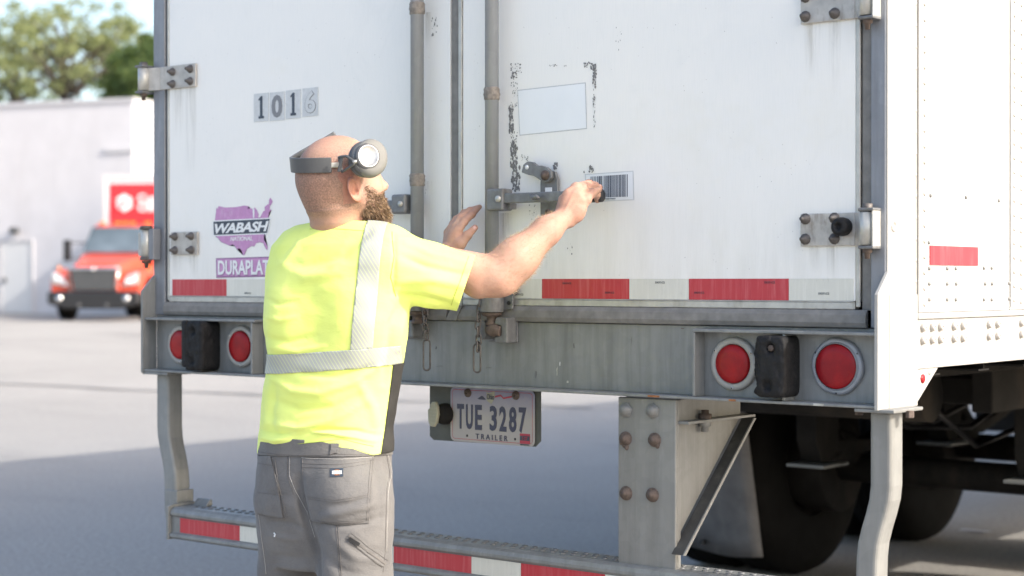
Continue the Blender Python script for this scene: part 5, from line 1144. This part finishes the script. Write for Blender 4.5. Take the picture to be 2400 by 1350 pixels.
PF = [([(700, 1130), (715, 1200), (740, 1290), (748, 1345)], -.008, .014), ([(640, 1215), (690, 1222), (720, 1240)], -.004, .010), ([(760, 1205), (830, 1190), (880, 1180)], .0045, .010), ([(760, 1222), (820, 1225), (890, 1215)], -.005, .010), ([(770, 1180), (830, 1175), (860, 1160)], -.003, .012), ([(640, 1250), (700, 1262)], .003, .010), ([(790, 1260), (830, 1300), (900, 1320)], .004, .014), ([(760, 1290), (800, 1330), (860, 1345)], -.004, .014), ([(625, 1130), (640, 1150), (690, 1160)], -.002, .010), ([(868, 1080), (885, 1140), (890, 1220)], -.003, .012), ([(640, 1300), (720, 1310)], -.003, .012), ([(650, 1330), (730, 1335)], .003, .010)]
fold(pants, PF)
pb = BVHTree.FromObject(pants, bpy.context.evaluated_depsgraph_get())
def pocket(poly, name, d=4.05, off=.0022):
    pp = [Vector((x, 0, z)) for x, z in L2(poly, d)]; cen = sum(pp, Vector()) / len(pp)
    pls = [plane3(pp[i], pp[(i + 1) % len(pp)], pp[i] + Vector((0, 1, 0)), cen) for i in range(len(pp))]
    return split_part(pants, pls, lambda c_, n_: n_.y < .1 and c_.y < .06, name, MAT['pants'], off, .0016)
pk = pocket([(712, 1070), (868, 1078), (866, 1226), (728, 1216), (716, 1150)], 'back_pocket'); pk2 = pocket([(606, 1066), (650, 1064), (660, 1130), (682, 1210), (606, 1196)], 'back_pocket', 4.2)
wb = split_part(pants, [((0, 0, .9), (0, 0, 1)) if False else plane3(m(600, 1066, 4.25), m(760, 1072, 4.08), m(915, 1072, 4.05), m(760, 1030, 4.1))], lambda c_, n_: True, 'waistband', MAT['pants'], .0018, .0015)
T1 = dict(mat=MAT['thread'], parent=pants, bvh=pb)
for nm, pts, mt, off in (('pocket_stitch', [(712, 1083), (790, 1090), (868, 1086)], 'thread', .0040), ('pocket_stitch', [(712, 1092), (790, 1098), (868, 1092)], 'thread', .0040), ('pocket_stitch', [(714, 1070), (718, 1150), (730, 1214)], 'thread', .0040), ('pocket_edge', [(712, 1070), (790, 1078), (868, 1078)], 'seamhi', .0042), ('pocket_edge', [(866, 1080), (868, 1150), (864, 1224), (800, 1222), (732, 1218)], 'thread', .0038),
    ('pocket_stitch', [(862, 1084), (863, 1150), (860, 1219), (800, 1217), (738, 1213)], 'thread', .0042), ('pocket_stitch', [(720, 1158), (790, 1166), (864, 1158)], 'thread', .0040), ('pocket_stitch', [(720, 1163), (790, 1171), (864, 1163)], 'thread', .0040),
    ('centre_seam', [(683, 1064), (684, 1110), (698, 1150), (722, 1200), (738, 1260)], 'seamhi', .0006), ('centre_seam', [(679, 1064), (680, 1112), (694, 1154)], 'thread', .0006), ('outer_seam', [(896, 1072), (904, 1120), (903, 1200), (900, 1300), (896, 1345)], 'thread', .0006), ('outer_seam', [(899, 1072), (908, 1120), (906, 1200), (903, 1300)], 'seamhi', .0006),
    ('pocket_stitch', [(652, 1066), (662, 1130), (682, 1208)], 'thread', .0040), ('pocket_stitch', [(647, 1066), (657, 1130), (676, 1206), (640, 1206), (612, 1198)], 'thread', .0040), ('pocket_stitch', [(612, 1148), (656, 1152)], 'thread', .0040), ('pocket_stitch', [(612, 1082), (650, 1086)], 'thread', .0040), ('waist_stitch', [(612, 1056), (700, 1064), (790, 1066), (860, 1072)], 'thread', .0038),
    ('leg_seam', [(792, 1226), (796, 1280), (800, 1345)], 'thread', .0006), ('leg_seam', [(796, 1226), (800, 1280), (804, 1345)], 'thread', .0006), ('leg_seam', [(612, 1200), (618, 1280), (624, 1345)], 'seamhi', .0006)):
    seam(pts, nm, MAT[mt], pants, .0007, 4.06, pb, off)
# zipped thigh pocket, label and loop
def strip(pts, w, name, mat, parent, off=.001, d=4.06):
    P2 = L2(pts, d); L_ = []
    for i in range(len(P2)):
        a = P2[max(0, i - 1)]; b = P2[min(len(P2) - 1, i + 1)]; dx, dz = b[0] - a[0], b[1] - a[1]; l = math.hypot(dx, dz); nx, nz = -dz / l * w, dx / l * w; row = []
        for s in (-1, 1):
            h = pb.ray_cast(Vector((P2[i][0] + nx * s, -1, P2[i][1] + nz * s)), Vector((0, 1, 0)))
            if h[0] is None: return
            row.append(h[0] + h[1] * off)
        L_.append(row)
    mb = MB(); mb.add([p for r in L_ for p in r], [(2 * i, 2 * i + 1, 2 * i + 3, 2 * i + 2) for i in range(len(L_) - 1)]); o = mb.build(name, mat, parent); s_ = o.modifiers.new('s', 'SOLIDIFY'); s_.thickness = .0012; s_.offset = 0; return o
zpk = [(820, 1250), (840, 1268), (860, 1288), (880, 1306), (900, 1326)]
strip(zpk, .0075, 'zip_welt', MAT['pants'], pants, .0012); strip(zpk, .0018, 'zip_teeth', MAT['thread'], pants, .0024)
strip([(822, 1256), (833, 1264), (844, 1272)], .0042, 'zip_pull', MAT['blk'], pants, .0048)
for sgn in (-1, 1): seam([(x + 6 * sgn, y - 6 * sgn) for x, y in zpk], 'zip_stitch', MAT['thread'], pants, .0007, 4.06, pb, .0012)
strip([(779, 1107), (793, 1108), (806, 1108)], .0092, 'brand_patch', MAT['ink'], pants, .0052); strip([(783, 1107.5), (793, 1108), (803, 1108.5)], .0035, 'patch_print', MAT['wdecal'], pants, .0062)
strip([(788, 1107.8), (798, 1108.2)], .0062, 'patch_disc', MAT['rusto'], pants, .0058)
strip([(785, 1040), (785, 1052), (784, 1064)], .0095, 'belt_loop', MAT['pants'], pants, .0062)
strip([(648, 1243), (651, 1247), (649, 1252)], .0016, 'paint_fleck', MAT['wdecal'], pants, .0012)
strip([(782, 1060), (783, 1062), (784, 1065)], .009, 'loop_tack', MAT['thread'], pants, .0066)
strip([(913, 1066), (915, 1072), (914, 1080)], .004, 'belt_clip', MAT['blk'], pants, .008)
# boots (below the frame, so that the man stands on the ground)
for Lg in (LEG_R, LEG_L):
    b0 = Vector((Lg[3].x, Lg[3].y, 0)); fd = Vector((math.sin(R_(36)), math.cos(R_(36)), 0))
    def boot(p, b0=b0, fd=fd):
        d = rcone(p, b0 + Vector((0, 0, .055)) - fd * .05, b0 + fd * .13 + Vector((0, 0, .045)), .042, .040); d = sm(d, rcone(p, b0 + Vector((0, 0, .06)), b0 + Vector((0, 0, .15)), .050, .052), .03); return np.maximum(d, .004 - p[:, 2])
    vb, qb = surface(boot, tuple(b0 - Vector((.2, .2, .02))), tuple(b0 + Vector((.26, .26, .24))), .007); np_mesh('boot', relax(vb, qb, 2), qb, MAT['boot'], MAN)

# ------------------------------------------------------------------ headphones pushed up over the head
HPH = thing('headphones', 'grey over-ear headphones with silver disc worn slanted around the bald man\'s head', 'headphones', (PM.x, PM.y, 0), TH)
cc = m(861, 368, 4.075); axn = (Vector((.40, -.88, .22))).normalized(); upv = Vector((.35, 0, 1))
pad = MB().lathe(cc + Vector((.010, .006, .0)) - axn * .020, axn, [(-.012, .030), (-.010, .040), (.000, .0475), (.014, .0485), (.024, .044), (.029, .034), (.029, .0)], 48, upv, .86).build('ear_pad', MAT['hpl'], HPH)
MB().lathe(cc - axn * .030, axn, [(.000, .038), (.003, .0445), (.010, .046), (.016, .0445), (.0165, .0415)], 48, upv, .9).build('ear_cushion', MAT['hp'], HPH)
cup = MB().lathe(cc - axn * .018, axn, [(.0, .040), (.002, .0425), (.012, .0418), (.0145, .0375), (.0150, .0345), (.0235, .0335), (.0260, .0310), (.0262, .0)], 48, upv, .92).build('ear_cup', MAT['hp'], HPH)
MB().lathe(cc + axn * .0076, axn, [(.0, .0285), (.0016, .0282), (.0018, .0262), (.0010, .0255), (.0008, 0)], 48, upv, .92).build('silver_disc', MAT['silver'], cup)
MB().lathe(cc - axn * .0035, axn, [(.0, .0362), (.0012, .0364), (.0022, .0356)], 48, upv, .92).build('trim_ring', MAT['silver'], cup)
# band around the back of the skull: an arc of the head's own outline, stood off by 8 mm
def band_pt(t, off=.008):
    # t 0 at the right cup, 1 at the far side; angle round the head from right temple over the back to the left top
    a = R_(14) + t * R_(196); x = math.cos(a) * (.080 + off); y = -math.sin(a) * (.1 + off) - .006; z = .016 + .016 * min(1, t * 2) + max(0, t - .5) ** 1.5 * .19
    return x, y, z
def ribbon(t0, t1, hw, th, name, mat, off=.008, n=36):
    mb = MB(); vs = []
    for i in range(n + 1):
        t = t0 + (t1 - t0) * i / n; x, y, z = band_pt(t, off); x2, y2, z2 = band_pt(t + .01, off); tg = Vector((x2 - x, y2 - y, z2 - z)).normalized(); outv = Vector((x, y + .006, 0)).normalized(); upq = tg.cross(outv).normalized()
        if upq.z < 0: upq = -upq
        h_ = hw * (1 - .45 * max(0, t - .5))
        for sx_, su in ((0, -1), (1, -1), (1, 1), (0, 1)):
            pp = Vector((x, y, z)) + outv * (th * sx_) + upq * (h_ * su); vs.append(H(*pp))
    fs = [(0, 3, 2, 1), (4 * n, 4 * n + 1, 4 * n + 2, 4 * n + 3)] + [(i * 4 + k, i * 4 + (k + 1) % 4, i * 4 + 4 + (k + 1) % 4, i * 4 + 4 + k) for i in range(n) for k in range(4)]
    mb.add(vs, fs); return mb.build(name, mat, HPH, .002, seg=3)
ribbon(.055, .968, .0185, .0075, 'headband', MAT['hp'])
ribbon(.0, .062, .0060, .0035, 'slider', MAT['alu'], .0095, 6)
ya_ = m(795, 388, 4.075); tri = [m(794, 368, 4.075), m(802, 403, 4.075), m(830, 384, 4.05), m(828, 377, 4.05), m(812, 366, 4.06)]
def loop_tube(pts, r, name, mat, par):
    P_ = [Vector(p) for p in pts]; out = []
    for i in range(len(P_)):
        a, b = P_[i], P_[(i + 1) % len(P_)]
        for s in range(4): out.append(a.lerp(b, s / 4))
    return MB().tube(out, r, 8, True).build(name, mat, par)
loop_tube(tri, .0034, 'yoke', MAT['hp'], HPH)
MB().box(-.004, .004, -.003, .003, -.018, .018).build('yoke_plate', MAT['hp'], HPH, .002, loc=m(798, 386, 4.072)).rotation_euler = (0, R_(12), 0)
MB().cyl(m(826, 380, 4.05), m(836, 378, 4.052), .0042, seg=14).build('pivot', MAT['silver'], HPH)
# far cup, pressed on the other side of the crown
fc = H(-.080, .052, .040); fa = Vector(hr * -1 + hup * .1).normalized()
MB().lathe(fc - fa * .004, fa, [(.0, .030), (.004, .036), (.020, .036), (.026, .030), (.027, 0)], 36).build('ear_cup', MAT['hp'], HPH)
print('man ok')

# ------------------------------------------------------------------ building behind
YAW = R_(18.8)
def gpt(px_, d): p = at(px_, 700, d); return Vector((p.x, p.y, ground_z(p.x, p.y)))
b0 = gpt(312, 50.0); BZ = b0.z
BLD = thing('warehouse', 'pale grey painted block warehouse with flat roof behind the orange red truck', 'building', b0, YAW)
HB = CH - (229 - HY) / FPX * 50.0 - BZ
def bpart(mb, name, mat, bev=0, par=None): return mb.build(name, MAT[mat], par or BLD, bev)
wall = bpart(MB().box(-34, -.0, .0, 22, -.3, HB - .12), 'wall', 'cmu')
bpart(MB().box(-34.04, .05, -.05, 22.05, HB - .1195, HB), 'coping', 'coping', .01)
for zz in (): bpart(MB().box(-34, -.0, -.03, -.001, zz, zz + .035), 'wall_reglet', 'coping')
def bx(px_): # local x on the front face for an image column
    r = ray(px_, 660); n = Vector((math.sin(YAW), -math.cos(YAW), 0)); t = (b0 - CP).dot(n) / r.dot(n); q = CP + r * t - b0; return q.dot(Vector((math.cos(YAW), math.sin(YAW), 0))), t
def bz_(py_, t): return CH - (py_ - HY) / FPX * t - BZ
x0, t0 = bx(6); x1, t1 = bx(76); zt_ = bz_(566, t1)
fr = bpart(MB().box(x0 - .06, x0, -.06, .0, 0, zt_ + .06).box(x1, x1 + .06, -.06, .0, 0, zt_ + .06).box(x0 - .0, x1 + .0, -.06, .0, zt_, zt_ + .06), 'door_frame', 'coping')
dd = bpart(MB().box(x0 + .01, x1 - .01, -.03, -.002, .02, zt_ - .01), 'door', 'doorb', .004)
MB().box(x0 + .10, x0 + .16, -.10, -.03, .95, 1.08).build('handle', MAT['hp'], dd)
x0, t0 = bx(38); z0 = bz_(541, t0); lm = bpart(MB().box(x0 - .10, x0 + .10, -.22, .0, z0 - .08, z0 + .10), 'wall_lamp', 'hp', .02)
x0, t0 = bx(246); x1, t1 = bx(311); z0 = bz_(350, t0); bpart(MB().box(x0, x1 + .05, -.06, .0, z0 - .10, z0 + .04), 'ledge', 'coping', .01)
for px_ in (30, 130, 216): x0, t0 = bx(px_); bpart(MB().box(x0 - .012, x0 + .012, -.004, -.0005, 0, HB - .65), 'control_joint', 'coping')

# ------------------------------------------------------------------ delivery truck
TYAW = R_(31.5); g0 = gpt(220, 41.5); TR = thing('delivery_truck', 'orange red delivery truck with white cargo box facing the camera beside the warehouse', 'truck', g0, TYAW)
def tpart(mb, name, mat, bev=0, par=None, seg=2): return mb.build(name, MAT[mat], par or TR, bev, seg=seg)
def loftbox(secs, name, mat, bev=.05, par=None):   # secs: (y, halfwidth_bottom, halfwidth_top, z0, z1)
    m_ = MB(); vs = []
    for y, hb_, ht, z0, z1 in secs: vs += [(-hb_, y, z0), (hb_, y, z0), (ht, y, z1), (-ht, y, z1)]
    n = len(secs); m_.add(vs, [(0, 1, 2, 3), (4 * n - 1, 4 * n - 2, 4 * n - 3, 4 * n - 4)] + [(i * 4 + k, i * 4 + 4 + k, i * 4 + 4 + (k + 1) % 4, i * 4 + (k + 1) % 4) for i in range(n - 1) for k in range(4)])
    return tpart(m_, name, mat, bev, par, 4)
loftbox([(.0, .62, .50, .72, 1.28), (.12, .66, .56, .72, 1.40), (.9, .74, .72, .72, 1.55), (1.55, .80, .82, .72, 1.66)], 'hood', 'orange', .08)
for s in (-1, 1):
    m_ = MB(); pr = [(.10, .62), (.06, 1.05), (.30, 1.22), (.85, 1.30), (1.55, 1.36), (1.62, .80), (1.50, .62), (1.40, .88), (1.1, 1.06), (.75, 1.08), (.50, .94), (.36, .70)]
    m_.prism(pr, 0, min(s * .62, s * 1.14), max(s * .62, s * 1.14)); f_ = tpart(m_, 'fender', 'orange', .06, None, 3)
    hl = tpart(MB().prism([(s * .66, .84), (s * 1.10, .90), (s * 1.10, 1.20), (s * .84, 1.12)], 1, .03, .14), 'headlight', 'lamp', .03)
    for xx, zz in ((.80, .95), (.90, .97), (1.0, 1.03)): MB().lathe((s * xx, .029, zz), (0, -1, 0), [(0, .055), (.02, .05), (.03, 0)], 14).build('bulb_reflector', MAT['chrome'], hl)
    tpart(MB().box(s * 1.145, s * 1.165, .62, .72, 1.25, 1.36) if s > 0 else MB().box(-1.165, -1.145, .62, .72, 1.25, 1.36), 'turn_signal', 'amber', .01)
    tpart(MB().box(s * 1.22 - .10, s * 1.22 + .10, 1.30, 1.40, 1.48, 2.02), 'mirror', 'blk', .03); tpart(MB().cyl((s * .93, 1.9, 1.95), (s * 1.2, 1.36, 1.95), .018).cyl((s * .93, 1.9, 1.55), (s * 1.2, 1.36, 1.55), .018), 'mirror_arm', 'blk')['kind'] = 'stuff'
    w_ = tpart(MB().lathe((min(s * .88, s * 1.16), .90, .49), (1, 0, 0), [(0, .2), (0, .40), (.03, .48), (.25, .48), (.28, .40), (.28, .2)], 36), 'wheel', 'tyre'); MB().lathe((s * 1.155, .90, .49), (s, 0, 0), [(0, .27), (-.04, .24), (-.05, .1), (.03, .08), (.03, 0)], 24).build('rim', MAT['chrome'], w_)
    w2 = tpart(MB().lathe((min(s * .62, s * 1.16), 5.6, .49), (1, 0, 0), [(0, .2), (0, .40), (.03, .48), (.51, .48), (.54, .40), (.54, .2)], 30), 'wheel', 'tyre')
gri = tpart(MB().prism([(-.50, .74), (.50, .74), (.60, 1.26), (-.60, 1.26)], 1, -.035, .02), 'grille', 'grille', .02)
gs = [(-.56, .70), (-.66, 1.29), (.66, 1.29), (.56, .70)]; MB().tube([(x, -.04, z) for x, z in gs], .035, 8).build('grille_surround', MAT['chrome'], gri)
for i in range(7): MB().box(-.50 - i * .012, .50 + i * .012, -.042, -.036, .78 + i * .068, .80 + i * .068).build('grille_bar', MAT['hp'], gri)
MB().sphere((0, -.06, 1.27), .06, 12, 8).build('badge', MAT['chrome'], gri)
bmp = tpart(MB().prism([(-1.16, .42), (-.7, .30), (.7, .30), (1.16, .42), (1.16, .72), (-1.16, .72)], 1, -.10, .10), 'bumper', 'blk', .05, None, 3)
for xx in (-.85, .85): MB().lathe((xx, -.101, .55), (0, -1, 0), [(0, .08), (.01, .08), (.012, 0)], 16).build('fog_lamp', MAT['chrome'], bmp)
for xx in (-.35, .35): MB().lathe((xx, -.101, .38), (0, -1, 0), [(0, .05), (.02, .05), (.022, 0)], 16).build('tow_hook', MAT['hp'], bmp)
loftbox([(1.56, .93, .96, .80, 1.56), (1.60, .95, .96, .80, 1.64), (3.3, 1.0, 1.0, .80, 1.66)], 'cab', 'orange', .05)
cabt = loftbox([(1.62, .94, .80, 1.66, 1.72), (2.05, .96, .82, 1.66, 2.36), (2.3, .98, .84, 1.66, 2.44), (3.3, 1.0, .86, 1.66, 2.46)], 'cab_roof', 'orange', .06)
m_ = MB(); m_.add([(-.92, 1.64, 1.68), (.92, 1.64, 1.68), (.82, 2.04, 2.33), (-.82, 2.04, 2.33)], [(0, 1, 2, 3)]); o = tpart(m_, 'windscreen', 'glassdk'); o.location = (0, -.03, .02); o.modifiers.new('s', 'SOLIDIFY').thickness = .01
for s in (-1, 1): m_ = MB(); m_.add([(s * .985, 2.15, 1.72), (s * 1.01, 3.0, 1.72), (s * .90, 3.0, 2.26), (s * .885, 2.3, 2.26)], [(0, 1, 2, 3)]); o = tpart(m_, 'side_window', 'glassdk'); o.modifiers.new('s', 'SOLIDIFY').thickness = .01
for xx in (-.6, -.2, 0, .2, .6): tpart(MB().box(xx - .07, xx + .07, 2.10, 2.20, 2.44, 2.50), 'marker_light', 'amber', .015)
zb_ = CH - (409 - HY) / FPX * 45.3 - g0.z
cbx = tpart(MB().box(-1.25, 1.25, 3.9, 9.9, 1.05, zb_), 'cargo_box', 'boxw', .02)
for xa_, xb_, za_, zc_ in ((-1.26, -1.16, 1.06, zb_ + .01), (1.16, 1.26, 1.06, zb_ + .01), (-1.159, 1.159, zb_ - .13, zb_ + .01)): MB().box(xa_, xb_, 3.87, 3.95, za_, zc_).build('corner_cap', MAT['coping'], cbx, .01)
sg = MB().box(-1.06, 1.10, 3.878, 3.8995, 1.8, zb_ - .24).build('sign_panel', MAT['sign'], cbx)
zc_ = CH - (475 - HY) / FPX * 45.3 - g0.z; hx_ = [(-.65 + .25 * math.cos(R_(30 + 60 * i)), zc_ + .25 * math.sin(R_(30 + 60 * i))) for i in range(6)]
MB().prism(hx_, 1, 3.868, 3.876).build('logo', MAT['wdecal'], cbx)
for a_ in (30, 150, 270): MB().tube([(-.65, 3.866, zc_), (-.65 + .24 * math.cos(R_(a_)), 3.466, zc_ + .24 * math.sin(R_(a_)))], .016, 4).build('logo_line', MAT['sign'], cbx)
for ln, z_ in (('Custom', zc_ + .02), ('Office', zc_ - .22)):
    me = text_mesh('lettering', ln, .32, MAT['wdecal'], .012); share('lettering', me, cbx, (-.28 + me['w'] / 2, 3.870, z_ + .10), (R_(90), 0, 0))
tpart(MB().box(-.45, -.35, 1.6, 9.4, .62, .80).box(.35, .45, 1.6, 9.4, .62, .80), 'chassis_rail', 'under')['kind'] = 'stuff'

# ------------------------------------------------------------------ trees behind the warehouse
def tree(px_, d, py_top, py_low, rad, name, label, leafmat, n_cl, n_leaf, seed_, group='trees behind the warehouse', zs=1.0):
    r = random.Random(seed_); base = gpt(px_, d); ztop = CH - (py_top - HY) / FPX * d - base.z; zlow = CH - (py_low - HY) / FPX * d - base.z; zc = (ztop + zlow) / 2; rz = (ztop - zlow) / 2
    t = thing(name, label, 'tree', base, 0, group); mb = MB(); mb.tube([(0, 0, -.1), (.05, 0, zlow * .6), (-.08, .05, zc)], [.26, .20, .12], 10); cl = []
    for i in range(n_cl):
        for _ in range(30):
            p = Vector((r.gauss(0, .5), r.gauss(0, .5), r.gauss(0, .5)))
            if .3 < p.length < 1.0: break
        q = Vector((p.x * rad, p.y * rad, zc + p.z * rz * 1.05)); cl.append(q)
        if i % 2 == 0: st = Vector((0, 0, min(zc, max(zlow * .6, q.z - abs(q.x) * .8 - .6)))); mb.tube([st, st.lerp(q, .5) + Vector((r.gauss(0, .12), r.gauss(0, .12), .15)), q], [.075, .045, .018], 5)
    mb.build('trunk', MAT['bark'], t); vs = []; fs = []
    for q in cl:
        cr = r.uniform(.22, .55)
        for _ in range(n_leaf):
            o = Vector((r.gauss(0, .42), r.gauss(0, .42), r.gauss(0, .34))) * cr; c = q + o; a = Vector((r.gauss(0, 1), r.gauss(0, 1), r.gauss(0, 1))).normalized(); b = a.orthogonal().normalized(); s_ = r.uniform(.05, .10); k = len(vs)
            vs += [c - a * s_, c + b * s_ * .55, c + a * s_, c - b * s_ * .55]; fs.append((k, k + 1, k + 2, k + 3))
    m2 = MB(); m2.v = [tuple(x) for x in vs]; m2.f = fs; m2.sm = [False] * len(fs); me = bpy.data.meshes.new('crown'); me.from_pydata(m2.v, [], fs); me.materials.append(leafmat); o = bpy.data.objects.new('crown', me); C.objects.link(o); o.parent = t
    return t
tree(150, 60, -10, 235, 2.9, 'deciduous_tree', 'tall pale green tree with gaps of sky, directly above the warehouse roof', MAT['leafa'], 80, 66, 1)
tree(40, 62, 30, 280, 2.4, 'deciduous_tree', 'pale green tree at the far left behind the warehouse', MAT['leafa'], 50, 70, 2)
tree(262, 61, 10, 170, 2.0, 'deciduous_tree', 'airy pale green tree left of the dark tree near the trailer edge', MAT['leafa'], 30, 60, 3)
tree(345, 57, 95, 300, 1.55, 'deciduous_tree', 'dense dark green tree beside the trailer corner post', MAT['leafb'], 120, 190, 4)
tree(-110, 60, -30, 260, 3.0, 'deciduous_tree', 'pale green tree outside the left edge', MAT['leafa'], 60, 150, 5)
g = gpt(2, 1) ; pp_ = Vector((.93, 5.7, 0))
sc_ = MB().add([(0, 0, 0), (.16, .02, .004), (.17, .07, .001), (.01, .05, .006)], [(0, 1, 2, 3)]).build('paper_scrap', MAT['paper']); r_ = ray(2245, 1243); t_ = (.006 - CP.z) / r_.z; sc_.location = CP + r_ * t_; tag(sc_, 'small pale scrap of paper lying on the asphalt behind the trailer wheel', 'litter')
